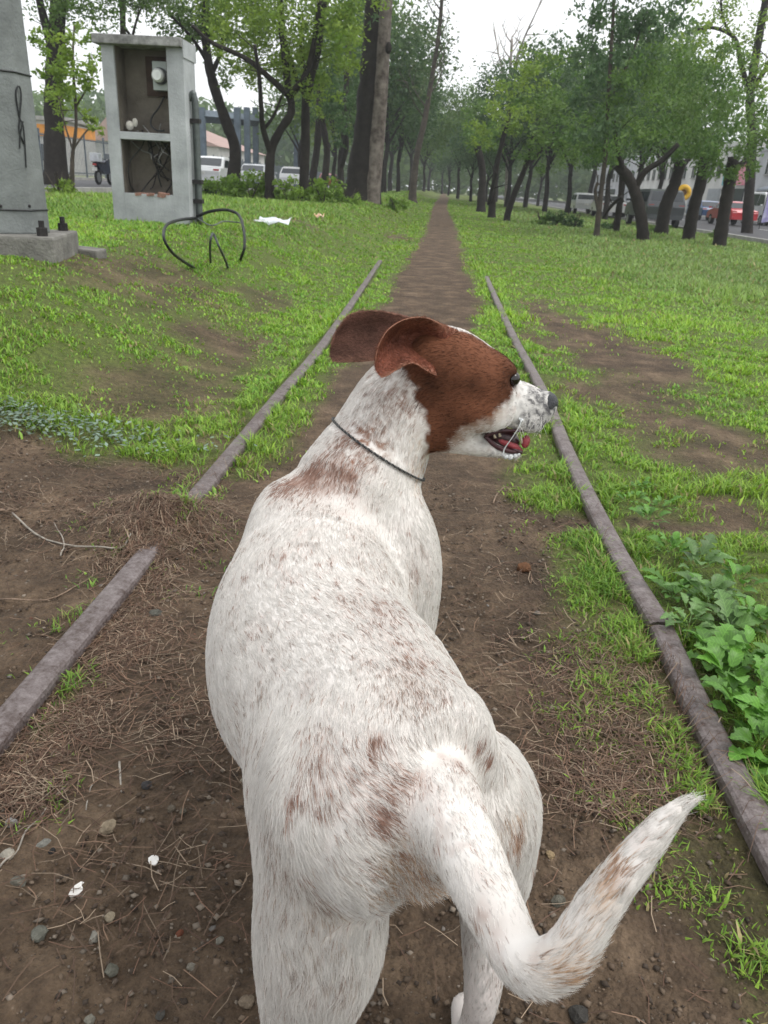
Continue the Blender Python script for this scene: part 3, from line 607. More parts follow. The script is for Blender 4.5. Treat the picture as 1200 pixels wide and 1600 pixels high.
for k, (a, b, r, lab, cols) in enumerate([(868, 312, 15, 'dense round bush under the mid-green tree on the right', G_D), (897, 330, 11, 'low round bush left of the pale stem', G_D), (952, 328, 9, 'small dark bush behind the pale stem', G_D), (846, 305, 10, 'thin-stemmed shrub left of the dense round bush', G_M), (1030, 352, 12, 'low leafy shrub at the foot of the right-leaning trunk', G_M), (1120, 360, 9, 'small shrub left of the rightmost trunk', G_M),
                                          (93, 310, 20, 'bright leafy shrub at the foot of the young tree by the pole', G_Y), (350, 290, 30, 'broad leafy bush right of the kiosk', G_W), (392, 292, 30, 'tall green bush under the curved trunk', G_W), (450, 288, 24, 'green bush behind the forked tree', G_W), (505, 290, 26, 'pale green bush behind the straight black trunk', G_W), (620, 292, 16, 'low green bush right of the double trunk', G_W), (545, 295, 16, 'weedy bush left of the double trunk', G_W), (325, 275, 14, 'small dark bush beside the kiosk conduit', G_D)]):
    d = 27 if a < 600 else 33
    if a == 93: d = 18.5
    if a == 93 or a > 700: pass
    p = gpos(a, d); c_px = to_px(p + [0, 0, r * d / FPX * .6]); r = r * (.95 if 300 < a < 640 else 1.0); c_px = to_px(p + [0, 0, r * d / FPX * .6]); root = empty('shrub', p); tag(root, lab, 'shrub', 'shrubs below the trees')
    yc_ = float(c_px[1]); V, F, C_ = leaves([(a, yc_, r, 1.3, 0), (a - r * .7, yc_ + r * .2, r * .7, 1.2, 0), (a + r * .7, yc_ + r * .2, r * .7, 1.2, 0)], d, 900, 6.5, cols, 60 + k, droop=-.3)
    me = npmesh('foliage', V - p, F, leafm); at = me.attributes.new('tint', 'FLOAT_COLOR', 'FACE'); at.data.foreach_set('color', np.concatenate([C_, np.ones((len(C_), 1))], 1).astype(np.float32).ravel()); obj('foliage', me, root)
    mb = MB(); g = random.Random(k)
    for _ in range(5): an = g.uniform(0, 6.28); mb.tube([(0, 0, -.05), (math.cos(an) * .15, math.sin(an) * .15, .25), (math.cos(an) * .3, math.sin(an) * .3, .5)], [.02, .015, .008], 5)
    mb.build('stems', bk_mid, root)
# bare tree far right of the path
tb = tree('tree', 'leafless grey tree standing against the sky right of the path', 72, [(792, 298), (795, 200), (797, 120), (800, 60)], [([(797, 130), (815, 70), (838, 18)], 4, 1.5), ([(796, 140), (780, 90), (774, 55)], 3, 1.2)], [], G_G, 7, 3, bk_pale, seed=40, twigs=4)
fine(tb, (795, 170), (800, 50), 14, 72, 9, 46, bk_pale, 2.0)
# far trees in rows: three kinds, copied
def proto(seed, cols, spread):
    g = np.random.default_rng(seed); h_ = 7.5; V, F = [], []
    c0 = 5.5
    pts = unit(g.normal(size=(130, 3))) * (g.random((130, 1)) ** .4) * [3.1 * spread, 3.1 * spread, 3.0] + [0, 0, c0 + .8]
    j = g.integers(0, 130, 6500); P = pts[j] + g.normal(size=(6500, 3)) * .42; n = len(P); S = g.uniform(.16, .36, n); az = g.uniform(0, 6.28, n); el = g.normal(size=n) * .6 - .2
    D = np.stack([np.cos(az) * np.cos(el), np.sin(az) * np.cos(el), np.sin(el)], 1); Sd = unit(np.cross(D, g.normal(size=(n, 3)))); w = (S * .25)[:, None]
    V = np.stack([P - D * S[:, None] / 2, P + Sd * w, P + D * S[:, None] / 2, P - Sd * w], 1).reshape(-1, 3); F = np.arange(4 * n).reshape(-1, 4)
    cn = noise3(P, .8, seed)[:, None] * .6 + g.random((n, 1)) * .4; C_ = (np.array(cols[0]) * (1 - cn) + np.array(cols[1]) * cn)
    me = npmesh('crown', V, F, leafm); at = me.attributes.new('tint', 'FLOAT_COLOR', 'FACE'); at.data.foreach_set('color', np.concatenate([C_, np.ones((len(C_), 1))], 1).astype(np.float32).ravel())
    mb = MB(); mb.tube(catmull([(0, 0, -.3), (.05, .1, 1.2), (-.1, .1, 2.6), (.1, -.1, 4.4), (0, .1, 6.2)], 16), taper(.21, .07, 16), 8)
    for k in range(5): an = g.uniform(0, 6.28); mb.tube(catmull([(0, 0, 2.4 + .3 * k), (math.cos(an) * .8, math.sin(an) * .8, 3.6 + .3 * k), (math.cos(an) * 1.7, math.sin(an) * 1.7, 4.9 + .3 * k)], 8), taper(.10, .03, 8), 6)
    return me, mb.mesh('trunk', bk_dark, smooth=True)
PRO = [proto(101, G_M, 1.0), proto(102, G_D, 1.1), proto(103, G_Y, .9), proto(104, G_B, 1.0)]
FAR = [(600, 60, 1, 1.1, 'farther dark tree just right of the double trunk'), (622, 68, 1, 1.0, 'dark tree behind the pale slender tree'), (560, 62, 0, 1.2, 'farther tree behind the double trunk'), (520, 66, 2, 1.0, 'bright far tree above the red car on the left'), (470, 70, 0, 1.1, 'far tree behind the forked tree'),
       (640, 85, 1, 1.2, 'dark tree at the left side of the path far off'), (662, 105, 0, 1.0, 'tree at the left of the far end of the path'), (610, 95, 3, 1.3, 'bluish tree deep in the left row'), (580, 110, 1, 1.4, 'tall dark tree far behind the double trunk'), (715, 84, 0, .85, 'tree at the right of the far end of the path'),
       (735, 72, 3, .72, 'bluish tree between path and yellow-green tree'), (760, 80, 1, .75, 'dark tree behind the short trunk nearest the path'), (700, 120, 1, .9, 'dark tree closing the end of the path on the right'), (790, 62, 1, 1.0, 'dark tree behind the yellow-green tree'), (820, 70, 0, 1.1, 'far tree behind the leaning dark trunk'),
       (850, 58, 1, .95, 'dark tree behind the dense round bush'), (885, 62, 0, 1.0, 'far tree left of the parked white cars'), (920, 75, 3, 1.2, 'bluish far tree above the parked white cars'), (945, 52, 1, 1.0, 'dark tree behind the pale stem'), (985, 55, 0, 1.1, 'far tree behind the crooked trunk'),
       (775, 105, 3, .85, 'tall bluish tree far behind the bare grey tree'), (840, 100, 0, 1.0, 'tall far tree on the right horizon'), (670, 140, 1, 1.15, 'tall dark tree at the vanishing point of the path'), (1020, 60, 1, 1.1, 'dark far tree above the dark parked car'), (690, 160, 3, 1.1, 'hazy tree at the very end of the path')]
fg = random.Random(12)
for a, d, kd, sc, lab in FAR:
    p = gpos(a, d); r_ = empty('far_tree', p, fg.uniform(0, 6.28)); s = sc * fg.uniform(.92, 1.1); r_.scale = (s, s, s * fg.uniform(.95, 1.15)); tag(r_, lab, 'tree', 'trees farther along the path')
    obj('crown', PRO[kd][0], r_); obj('trunk', PRO[kd][1], r_)
# the wood that closes the view
g = np.random.default_rng(77); n = 60000
th = g.uniform(-R(38), R(38), n); rr0 = g.uniform(170, 240, n); x, y = rr0 * np.sin(th), rr0 * np.cos(th); z = g.random(n) ** .8 * (9 + 9 * noise2(x, y, .06, 9, 2)) + .4
P = np.stack([x, y, z], 1); S = g.uniform(.8, 1.8, n); az = g.uniform(0, 6.28, n); D = np.stack([np.cos(az), np.sin(az), g.normal(size=n) * .6], 1); Sd = unit(np.cross(D, g.normal(size=(n, 3)))); w = (S * .35)[:, None]
V = np.stack([P - D * S[:, None] / 2, P + Sd * w, P + D * S[:, None] / 2, P - Sd * w], 1).reshape(-1, 3); cn = noise3(P, .12, 5)[:, None]
stuff('distant_wood', V, np.arange(4 * n).reshape(-1, 4), np.array(G_D[0]) * (1 - cn) + np.array(G_M[1]) * cn, leafm, 'dark distant wood that closes the view behind the trees', 'wood')
# ------------------------------------------------------------------ vehicles
glass = mat('car_glass', (.02, .025, .03), rough=.08, spec=.6, var=.2, scale=2)
tyre_m = mat('tyre', (.015, .015, .016), rough=.85, scale=30); rim_m = mat('rim', (.30, .31, .32), rough=.35, metal=.7, scale=20)
lamp_r = mat('tail_lamp', (.35, .012, .012), rough=.2, spec=.6); lamp_w = mat('head_lamp', (.65, .66, .66), rough=.12, spec=.6); trim = mat('black_trim', (.02, .02, .022), rough=.6); plate = mat('number_plate', (.6, .6, .58), rough=.5)
CARS = {  # side outline (y forward, z), roof outline, width
 'sedan': ([(-2.15, .38), (-2.18, .80), (-2.05, .95), (-1.55, .99), (-.95, 1.38), (-.55, 1.45), (.35, 1.43), (.75, 1.30), (1.15, .97), (1.85, .86), (2.12, .70), (2.15, .38)], 1.72),
 'hatch': ([(-1.85, .40), (-1.90, .78), (-1.86, 1.00), (-1.55, 1.40), (-1.1, 1.50), (.25, 1.48), (.65, 1.34), (1.10, 1.00), (1.65, .88), (1.86, .72), (1.88, .40)], 1.68),
 'suv': ([(-2.2, .48), (-2.25, .95), (-2.2, 1.15), (-1.95, 1.66), (-1.6, 1.74), (.25, 1.72), (.65, 1.58), (1.10, 1.17), (1.95, 1.05), (2.2, .85), (2.22, .48)], 1.84),
 'van': ([(-2.6, .45), (-2.65, 1.0), (-2.6, 2.0), (-2.4, 2.2), (1.1, 2.2), (1.5, 2.05), (2.05, 1.30), (2.5, 1.08), (2.65, .85), (2.66, .45)], 1.92)}
def car(name, label, kind, col, loc, head, cat='car', group=None):
    prof, Wd = CARS[kind]; root = empty(name, loc, head); tag(root, label, cat, group); pm = mat('paint_' + label.split()[0] + '_' + kind, col, rough=.3, var=.06, scale=3, spec=.5, coat=.4)
    top_ = max(z for y, z in prof); belt = sorted(z for y, z in prof)[len(prof) // 2]; belt = {'sedan': .97, 'hatch': .98, 'suv': 1.15, 'van': 1.28}[kind]; n = len(prof); V, F = [], []
    rows = [-.5, -.47, -.38, 0, .38, .47, .5]
    for u in rows:
        for (y, z) in prof:
            t = max(0, (z - belt) / (top_ - belt)); inn = 1 - .16 * t; e = abs(u) > .46
            zz = z - (.05 if abs(u) > .49 and z > belt else 0) + (.02 if u == 0 and z > .6 else 0); yy = y * (1 - (.03 if abs(u) > .49 else 0))
            V.append((u * Wd * inn, yy, zz))
    for i in range(len(rows) - 1):
        for k in range(n - 1): F.append((i * n + k, i * n + k + 1, (i + 1) * n + k + 1, (i + 1) * n + k))
        F.append((i * n + n - 1, i * n, (i + 1) * n, (i + 1) * n + n - 1))
    F += [tuple(range(n)), tuple((len(rows) - 1) * n + k for k in reversed(range(n)))]
    MB().add(V, F).build('body', pm, root, bevel=0.0)
    up = [(y, z) for y, z in prof if z > belt + .02]; ymin, ymax = min(y for y, z in up), max(y for y, z in up)
    def prz(y):
        pts = sorted(up); return np.interp(y, [p[0] for p in pts], [p[1] for p in pts])
    bel = [(y, z) for y, z in prof if abs(z - belt) < .12 and y < 0], [(y, z) for y, z in prof if abs(z - belt) < .14 and y > 0]
    y0, y1 = (min(y for y, z in bel[0]) if bel[0] else ymin) + .1, (max(y for y, z in bel[1]) if bel[1] else ymax) - .12
    y0 = max(y0, ymin - .45); mids = [y0 + (y1 - y0) * t for t in ((0, .36, .68, 1) if kind != 'van' else (0, .33, .68, 1))]
    for sgn in (-1, 1):
        for a, b in zip(mids, mids[1:]):
            a2, b2 = a + .04, b - .04; ta, tb = max(a2, ymin + .05), min(b2, ymax - .05); zt = top_ - .14
            za, zb_ = min(zt, prz(ta) - .07), min(zt, prz(tb) - .07)
            def X(z): return sgn * (Wd / 2 * (1 - .16 * max(0, (z - belt) / (top_ - belt))) + .006)
            MB().add([(X(belt + .02), a2, belt + .02), (X(belt + .02), b2, belt + .02), (X(zb_), tb, zb_), (X(za), ta, za)], [(0, 1, 2, 3)]).build('window', glass, root)
        for yw in (-1.32 if kind != 'van' else -1.65, 1.30 if kind != 'van' else 1.75):
            r = .31 if kind != 'van' else .35; x = sgn * (Wd / 2 - .10)
            wh = MB().tube([(x - .1, yw, r), (x + .1 * 1.05, yw, r)], r, 18).build('wheel', tyre_m, root); MB().tube([(x + sgn * .104, yw, r), (x + sgn * .112, yw, r)], r * .62, 14).build('rim', rim_m, wh)
        MB().box((sgn * Wd * .39, prof[1][0] + .06, prof[1][1] + .02), (.26, .08, .17)).build('tail_light', lamp_r, root); MB().box((sgn * Wd * .38, prof[-2][0] - .06, prof[-2][1] - .02), (.30, .10, .12)).build('headlight', lamp_w, root)
        MB().box((sgn * (Wd / 2 + .06), y1 - .25, belt + .06), (.16, .08, .11)).build('wing_mirror', pm, root)
    def pane(i, j, name):
        (ya, za), (yb, zb_) = prof[i], prof[j]; f1, f2 = .10, .92; ln = math.hypot(yb - ya, zb_ - za); ny, nz = -(zb_ - za) / ln, (yb - ya) / ln
        if nz < 0: ny, nz = -ny, -nz
        P = []
        for f in (f1, f2):
            y, z = ya + (yb - ya) * f + ny * .012, za + (zb_ - za) * f + nz * .012; wd = Wd / 2 * (1 - .16 * max(0, (z - belt) / (top_ - belt))) * .86; P += [(-wd, y, z + .012), (wd, y, z + .012)]
        MB().add([P[0], P[1], P[3], P[2]], [(0, 1, 2, 3)]).build(name, glass, root)
    rs = {'sedan': (3, 4), 'hatch': (2, 3), 'suv': (2, 3), 'van': (1, 2)}[kind]; ws = {'sedan': (8, 7), 'hatch': (7, 6), 'suv': (7, 6), 'van': (6, 5)}[kind]
    pane(*rs, 'rear_window'); pane(*ws, 'windscreen')
    MB().box((0, prof[0][0] - .02, .50), (Wd * .9, .12, .20)).build('bumper', pm, root); MB().box((0, prof[-1][0] + .0, .50), (Wd * .9, .12, .20)).build('bumper', pm, root); MB().box((0, prof[1][0] - .055, .72), (.34, .02, .13)).build('number_plate', plate, root)
    return root
def on_road(px, d, z): q = gpos(px, d); return (q[0], d, z)
CGL, CGR = 'cars on the left road', 'vehicles along the right road'
car('car', 'white sedan on the left road beside the curved trunk', 'sedan', (.62, .63, .64), on_road(336, 40, LZ), 0.0, group=CGL)
car('car', 'silver car behind the bushes left of the forked tree', 'sedan', (.36, .38, .40), on_road(402, 54, LZ), 0.0, group=CGL)
car('car', 'white car with red tail lights right of the forked tree', 'hatch', (.60, .60, .61), on_road(462, 60, LZ), 0.0, group=CGL)
car('car', 'red car on the left road before the thick double trunk', 'hatch', (.36, .02, .03), on_road(514, 88, LZ), 0.0, group=CGL)
car('car', 'red sedan seen from behind on the right road', 'sedan', (.42, .012, .022), (*on_road(1139, 56, RZ)[:2], RZ), 0.05, group=CGR)
car('van', 'white van parked beyond the red sedan at the right edge', 'van', (.66, .67, .68), (*on_road(1192, 62, RZ)[:2], RZ), math.pi, 'van', CGR)
car('car', 'dark sport utility vehicle parked between the crooked trunk and the leaning trunk', 'suv', (.035, .04, .045), (*on_road(1016, 43, RZ)[:2], RZ), 0.02, group=CGR)
car('car', 'blue car low behind the second leaning trunk', 'sedan', (.02, .06, .16), (*on_road(1098, 68, RZ)[:2], RZ), 0.0, group=CGR)
car('car', 'white parked car left of the pale stem', 'hatch', (.55, .56, .57), (*on_road(908, 66, RZ)[:2], RZ), 0.0, group=CGR)
car('car', 'white parked car right of the pale stem', 'sedan', (.60, .60, .60), (*on_road(948, 58, RZ)[:2], RZ), 0.0, group=CGR)
# motorcycle with its rider
mq = on_road(164, 36, LZ); moto = empty('motorcycle', mq, 0.0); tag(moto, 'dark motorcycle seen from behind on the road left of the kiosk', 'motorcycle')
bk2 = mat('moto_dark', (.02, .025, .045), rough=.35, scale=6)
for y, nm in ((-.65, 'wheel'), (.65, 'wheel')):
    wv = MB(); ringp = [(0, y + .26 * math.cos(a), .30 + .26 * math.sin(a)) for a in np.linspace(0, 2 * math.pi, 21)]; wv.tube(ringp, .055, 7, cap=False); w_ = wv.build('wheel', tyre_m, moto, smooth=True)
    MB().tube([(-.04, y, .30), (.04, y, .30)], .20, 14).build('rim', rim_m, w_)
MB().add([(sx * w_, y, z) for sx in (-1, 1) for (y, z, w_) in ((-.55, .62, .10), (-.1, .45, .14), (.35, .5, .14), (.5, .95, .12), (.1, .98, .15), (-.35, .82, .15), (-.85, .88, .10))], [(0, 1, 2, 3, 4, 5, 6), (13, 12, 11, 10, 9, 8, 7)] + [(k, (k + 1) % 7, 7 + (k + 1) % 7, 7 + k) for k in range(7)]).build('body', bk2, moto, bevel=.03)
MB().box((0, -.25, .86), (.28, .8, .10)).build('seat', trim, moto, bevel=.03); MB().tube([(-.36, .42, 1.05), (0, .5, 1.02), (.36, .42, 1.05)], .018, 6).build('handlebar', trim, moto)
MB().box((0, -.92, .80), (.16, .05, .08)).build('tail_light', lamp_r, moto); MB().box((0, -.94, .62), (.20, .02, .14)).build('number_plate', plate, moto); MB().tube([(0, .65, .30), (0, .45, 1.02)], .035, 6).build('fork', rim_m, moto)
for sgn in (-1, 1): MB().tube([(sgn * .3, .42, 1.05), (sgn * .36, .40, 1.22)], .01, 5).ball((sgn * .37, .40, 1.25), (.07, .02, .045), 8, 6).build('wing_mirror', trim, moto)
MB().box((0, -.72, 1.08), (.42, .36, .34), taper=.9).build('luggage_box', mat('luggage_box', (.55, .57, .60), rough=.4, scale=4), moto, bevel=.03)
# ------------------------------------------------------------------ right: shops
wall_a = mat('shop_wall', (.40, .41, .43), rough=.85, scale=.6, var=.18, bump=.2, bscale=12); wall_b = mat('shop_wall_pale', (.52, .52, .50), rough=.85, scale=.6, var=.15); shut = mat('roller_shutter', (.27, .29, .31), rough=.5, scale=2, var=.12)
def quad_box(name, parent, m_, x0, x1, y0, y1, z0, z1, bevel=0): return MB().box(((x0 + x1) / 2, (y0 + y1) / 2, (z0 + z1) / 2), (x1 - x0, y1 - y0, z1 - z0)).build(name, m_, parent, bevel=bevel)
def shop(label, y0, y1, H, m_, doors, signs=(), storeys=2, awn=None):
    root = empty('shop_building', (29, y0, RZ)); tag(root, label, 'building', 'buildings along the right road'); L_ = y1 - y0
    quad_box('wall', root, m_, .25, 9, 0, L_, 0, H); quad_box('parapet', root, m_, .15, 9.1, -.02, L_ + .02, H, H + .35); quad_box('plinth', root, conc, .17, .25, 0, L_, .1, .5)
    for (a, b, c, kind) in doors:
        fr = quad_box('shutter' if kind == 's' else 'doorway', root, shut if kind == 's' else glass, .14, .24, a, b, .12, c)
        if kind == 's':
            for k in range(int((c - .12) / .18)): quad_box('slat', fr, shut, .118, .14, a + .03, b - .03, .15 + k * .18, .15 + k * .18 + .13)
    if storeys > 1:
        k = 0
        while 1.2 + k * 3.0 + 1.5 < L_:
            w_ = quad_box('window', root, glass, .19, .26, 1.2 + k * 3, 2.6 + k * 3, 4.0, 5.3); quad_box('sill', w_, conc, .08, .25, 1.1 + k * 3, 2.7 + k * 3, 3.88, 3.99); quad_box('frame', w_, conc, .15, .185, 1.86 + k * 3, 1.94 + k * 3, 4.0, 5.3); k += 1
    for (a, b, z0, z1, c, c2) in signs: quad_box('sign_panel', root, mat('sign_' + str(int(a * 10)) + str(int(z0 * 10)) + label.split()[0], c, rough=.5, scale=1.5, col2=c2), .05, .13, a, b, z0, z1)
    if awn: MB().add([(-1.3, awn[0], 2.7), (-1.3, awn[1], 2.7), (.2, awn[1], 3.15), (.2, awn[0], 3.15), (-1.3, awn[0], 2.55), (-1.3, awn[1], 2.55)], [(0, 1, 2, 3), (4, 5, 1, 0)]).build('awning', mat('awning_' + label.split()[0], awn[2], rough=.7, scale=3), root)
    return root
shop('pale two-storey shop at the far right with a yellow panel', 44, 62, 6.4, wall_b, [(2, 6, 2.8, 's'), (8, 11.5, 2.8, 's'), (13, 16.5, 2.7, 's')], [(12.2, 14.4, 2.85, 3.6, (.62, .45, .05), (.70, .52, .10))])
shop('grey shop with wide roller shutters behind the red sedan', 62, 82, 6.0, wall_a, [(1.5, 7, 2.9, 's'), (8.5, 14, 2.9, 's'), (15.5, 18.5, 2.6, 'd')], [(1.0, 8.0, 3.05, 3.7, (.16, .20, .26), (.22, .26, .32))], awn=(8.2, 14.5, (.25, .28, .32)))
shop('shop with pink and teal posters behind the leaning trunk', 82, 104, 6.8, wall_b, [(2, 7, 2.8, 'd'), (9, 13, 2.8, 's'), (15, 20, 2.8, 's')], [(1.2, 4.6, 3.1, 5.2, (.55, .10, .16), (.60, .35, .40)), (5.2, 8.6, 3.1, 5.0, (.06, .28, .32), (.10, .36, .40))])
shop('farther white shop behind the parked white cars', 104, 132, 6.0, wall_b, [(3, 8, 2.8, 's'), (11, 16, 2.8, 's'), (19, 24, 2.8, 's')])
shop('farthest grey shop at the end of the right road', 132, 170, 7.2, wall_a, [(4, 10, 2.8, 's'), (14, 20, 2.8, 'd'), (25, 32, 2.8, 's')])
# orange roof block above the trees at the right edge
ob = empty('orange_building', (36, 66, RZ)); tag(ob, 'tall pale building with an orange upper band at the right edge', 'building'); quad_box('wall', ob, wall_b, 0, 12, 0, 22, 0, 11.5); quad_box('band', ob, mat('orange_band', (.50, .17, .05), rough=.7, scale=1), -.06, 12.06, -.06, 22.06, 8.2, 10.2)
for k in range(6): quad_box('window', ob, glass, -.09, -.02, 1.5 + 3.4 * k, 3.4 + 3.4 * k, 5.6, 7.2)
# yellow ring sign and striped boards on the pavement
yq = at_y(1068, 301, 58); ysg = empty('ring_sign', (yq[0], 58, RZ + .14)); tag(ysg, 'round yellow ring sign on a striped stand before the shops', 'sign'); ym = mat('yellow_sign', (.70, .42, .03), rough=.4, scale=3, var=.1); hh = yq[2] - RZ - .14
MB().tube([(.36 * math.cos(a), 0, hh + .36 * math.sin(a)) for a in np.linspace(0, 2 * math.pi, 25)], .17, 8, cap=False).build('ring', ym, ysg, smooth=True); MB().tube([(0, .05, 0), (0, .05, hh - .4)], .06, 8).build('post', iron, ysg)
MB().tube([(0, -.02, hh), (0, .06, hh)], .20, 16).build('hub', mat('sign_hub', (.16, .09, .03)), ysg)
MB().box((-.25, -.2, .8), (.55, .10, 1.5)).build('board', mat('striped_board', (.10, .40, .16), scale=1.6, col2=(.66, .55, .08)), ysg); MB().box((-1.3, -.2, .8), (.6, .10, 1.5)).build('board', mat('peach_board', (.60, .34, .24), scale=2, col2=(.62, .55, .45)), ysg)
# feather banner near the right edge
bq = at_y(1187, 352, 50); bn = empty('feather_banner', (bq[0], 50, RZ)); tag(bn, 'tall white and violet feather banner at the right picture edge', 'banner')
MB().tube(catmull([(0, 0, 0), (.05, 0, 1.4), (.1, 0, 2.6), (.5, 0, 3.1)], 14), .025, 6).build('mast', iron, bn)
MB().add([(.04, -.01, .35), (.55, .08, .45), (.62, -.05, 1.3), (.66, .06, 2.2), (.5, 0, 3.1), (.1, 0, 2.6), (.06, .02, 1.4)], [(0, 1, 2, 6), (6, 2, 3, 5), (5, 3, 4)]).build('flag', mat('banner_cloth', (.62, .62, .70), rough=.7, scale=2.2, col2=(.16, .12, .42)), bn).modifiers.new('thickness', 'SOLIDIFY').thickness = .01
# ------------------------------------------------------------------ left: fence, gantry, depot
fence = empty('boundary_fence', (-23, 20, LZ)); tag(fence, 'long grey railing fence along the far side of the left road', 'fence'); fm_ = mat('fence_paint', (.10, .12, .14), rough=.6, scale=4)
for k in range(62): MB().box((0, k * 3.0, 1.3), (.10, .10, 2.6)).build('post', fm_, fence)
for zz in (.35, 2.3): MB().box((0, 91.5, zz), (.05, 183, .07)).build('rail', fm_, fence)
mb = MB()
for k in range(900): mb.box((0, .1 + k * .2, 1.3), (.025, .025, 2.2))
bars = mb.build('bars', fm_, fence); bars['kind'] = 'stuff'
gan = empty('steel_gantry', (-27, 62, LZ)); tag(gan, 'bluish steel gantry with tall posts and a cross beam behind the left fence', 'gantry'); gm_ = mat('gantry_steel', (.10, .13, .16), rough=.6, scale=2)
for px_, dd in ((372, 62), (387, 66), (400, 70), (318, 60), (463, 76)):
    q = at_y(px_, 250, dd); tp = at_y(px_ + 1, 168 if px_ < 450 else 175, dd); MB().box((q[0] + 27, dd - 62, (tp[2] - LZ) / 2), (.42, .42, tp[2] - LZ)).build('post', gm_, gan)
qa, qb = at_y(312, 181, 60), at_y(402, 189, 70); MB().tube([np.array([qa[0] + 27, -2, qa[2] - LZ]), np.array([qb[0] + 27, 8, qb[2] - LZ])], .42, 4).build('beam', gm_, gan)
dep = empty('depot_building', (-58, 60, LZ)); tag(dep, 'long low pale depot with an orange band far left behind the pole', 'building'); dw = mat('depot_wall', (.48, .47, .45), rough=.85, scale=.5, var=.15)
quad_box('wall', dep, dw, 0, 26, 10, 16, 0, 4.2); quad_box('band', dep, mat('depot_band', (.60, .25, .04), rough=.7, scale=1), -.05, 26.05, 9.92, 16.05, 3.0, 3.9); quad_box('roof', dep, conc, -.3, 26.3, 9.7, 16.3, 4.2, 4.5)
for k in range(8): w_ = quad_box('window', dep, glass, 1 + k * 3.1, 2.8 + k * 3.1, 9.9, 9.98, 1.1, 2.4); quad_box('sill', w_, conc, .95 + k * 3.1, 2.85 + k * 3.1, 9.82, 9.98, .98, 1.08)
ter = empty('terraced_hall', (-50, 118, LZ)); tag(ter, 'broad hall with a pinkish sloping roof behind the gantry', 'building'); quad_box('wall', ter, dw, 0, 18, 0, 30, 0, 4.5)
MB().add([(-.5, -.5, 4.5), (18.5, -.5, 4.5), (18.5, 30.5, 4.5), (-.5, 30.5, 4.5), (4, -.5, 9.2), (4, 30.5, 9.2)], [(0, 1, 4), (1, 2, 5, 4), (3, 0, 4, 5), (2, 3, 5), (0, 3, 2, 1)]).build('roof', mat('pink_roof', (.36, .25, .22), rough=.85, scale=1, var=.15), ter)
for k in range(5): quad_box('window', ter, glass, 1.5 + k * 3.3, 3.3 + k * 3.3, -.07, -.01, 1.2, 2.8)
# rough verge plants beyond the left road
# ------------------------------------------------------------------ humid air
hz, hnt_, hb2, hout = new_mat('haze'); hnt_.nodes.remove(hb2); pv = N(hnt_, 'ShaderNodeVolumePrincipled'); pv.inputs['Color'].default_value = (.90, .94, .97, 1); pv.inputs['Density'].default_value = .0009; pv.inputs['Anisotropy'].default_value = .2; hnt_.links.new(pv.outputs[0], hout.inputs['Volume'])
HAZE = True
if HAZE:
    hzo = MB().box((0, 140, 18), (700, 420, 42)).build('haze', hz); tag(hzo, 'thin pale humid air over the whole park strip', 'haze', kind='stuff'); scene.cycles.volume_bounces = 0; scene.cycles.volume_step_rate = 8; scene.cycles.volume_max_steps = 64
# ------------------------------------------------------------------ the dog: one continuous skin from a distance field, with fur
class Sweep:
    """flow: +1 fur lies along the point order, -1 against it"""
    def __init__(self, pts, rw, rh, up=(0, 0, 1), k=0.03, n=28, flow=1, name=''):
        q = catmull(np.column_stack([np.asarray(pts, float), rw, rh]), n)
        self.c, self.rw, self.rh = q[:, :3], q[:, 3], q[:, 4]
        T = unit(np.gradient(self.c, axis=0)); up = np.asarray(up, float)
        self.S = unit(np.cross(T, up)); self.U = np.cross(self.S, T); self.T = T
        self.k, self.flow, self.name = k, flow, name
        r = np.maximum(self.rw, self.rh)[:, None]
        self.lo, self.hi = (self.c - r).min(0), (self.c + r).max(0)
    def near(self, Q):
        best = np.full(len(Q), 1e9); bi = np.zeros(len(Q), int); bt = np.zeros(len(Q))
        for i in range(len(self.c) - 1):
            a, b = self.c[i], self.c[i + 1]; ab = b - a
            t = np.clip((Q - a) @ ab / (ab @ ab), 0, 1)
            d = ((Q - a - t[:, None] * ab) ** 2).sum(1)
            mk = d < best
            best[mk] = d[mk]; bi[mk] = i; bt[mk] = t[mk]
        return bi, bt
    def sdf(self, Q, want_t=False):
        bi, bt = self.near(Q); b2 = bt[:, None]
        L = lambda A: A[bi] * (1 - (b2 if A.ndim > 1 else bt)) + A[bi + 1] * (b2 if A.ndim > 1 else bt)
        V = Q - L(self.c); S, U, T = unit(L(self.S)), unit(L(self.U)), unit(L(self.T))
        rw, rh = L(self.rw), L(self.rh); rm = np.minimum(rw, rh)
        x, y, z = (V * S).sum(1) , (V * U).sum(1), (V * T).sum(1)
        k0 = np.sqrt((x / rw) ** 2 + (y / rh) ** 2 + (z / rm) ** 2); k1 = np.sqrt((x / rw ** 2) ** 2 + (y / rh ** 2) ** 2 + (z / rm ** 2) ** 2)
        d = np.where(k1 > 1e-6, k0 * (k0 - 1) / np.maximum(k1, 1e-6), -rm)
        if want_t: return d, (bi + bt) / (len(self.c) - 1), T * self.flow
        return d
class Ell:
    def __init__(self, c, r, axes, k=0.02, flow=(0, 0, 1), name=''):
        self.c, self.r, self.A = np.asarray(c, float), np.asarray(r, float), np.asarray(axes, float)
        self.k, self.fl, self.name = k, np.asarray(flow, float), name
        e = np.abs(self.A.T) @ self.r
        self.lo, self.hi = self.c - e, self.c + e
    def sdf(self, Q, want_t=False):
        p = (Q - self.c) @ self.A.T
        k0 = np.linalg.norm(p / self.r, axis=1); k1 = np.linalg.norm(p / self.r ** 2, axis=1)
        d = np.where(k1 > 1e-6, k0 * (k0 - 1) / np.maximum(k1, 1e-6), -self.r.min())
        if want_t: return d, np.zeros(len(Q)), np.tile(self.fl, (len(Q), 1))
        return d

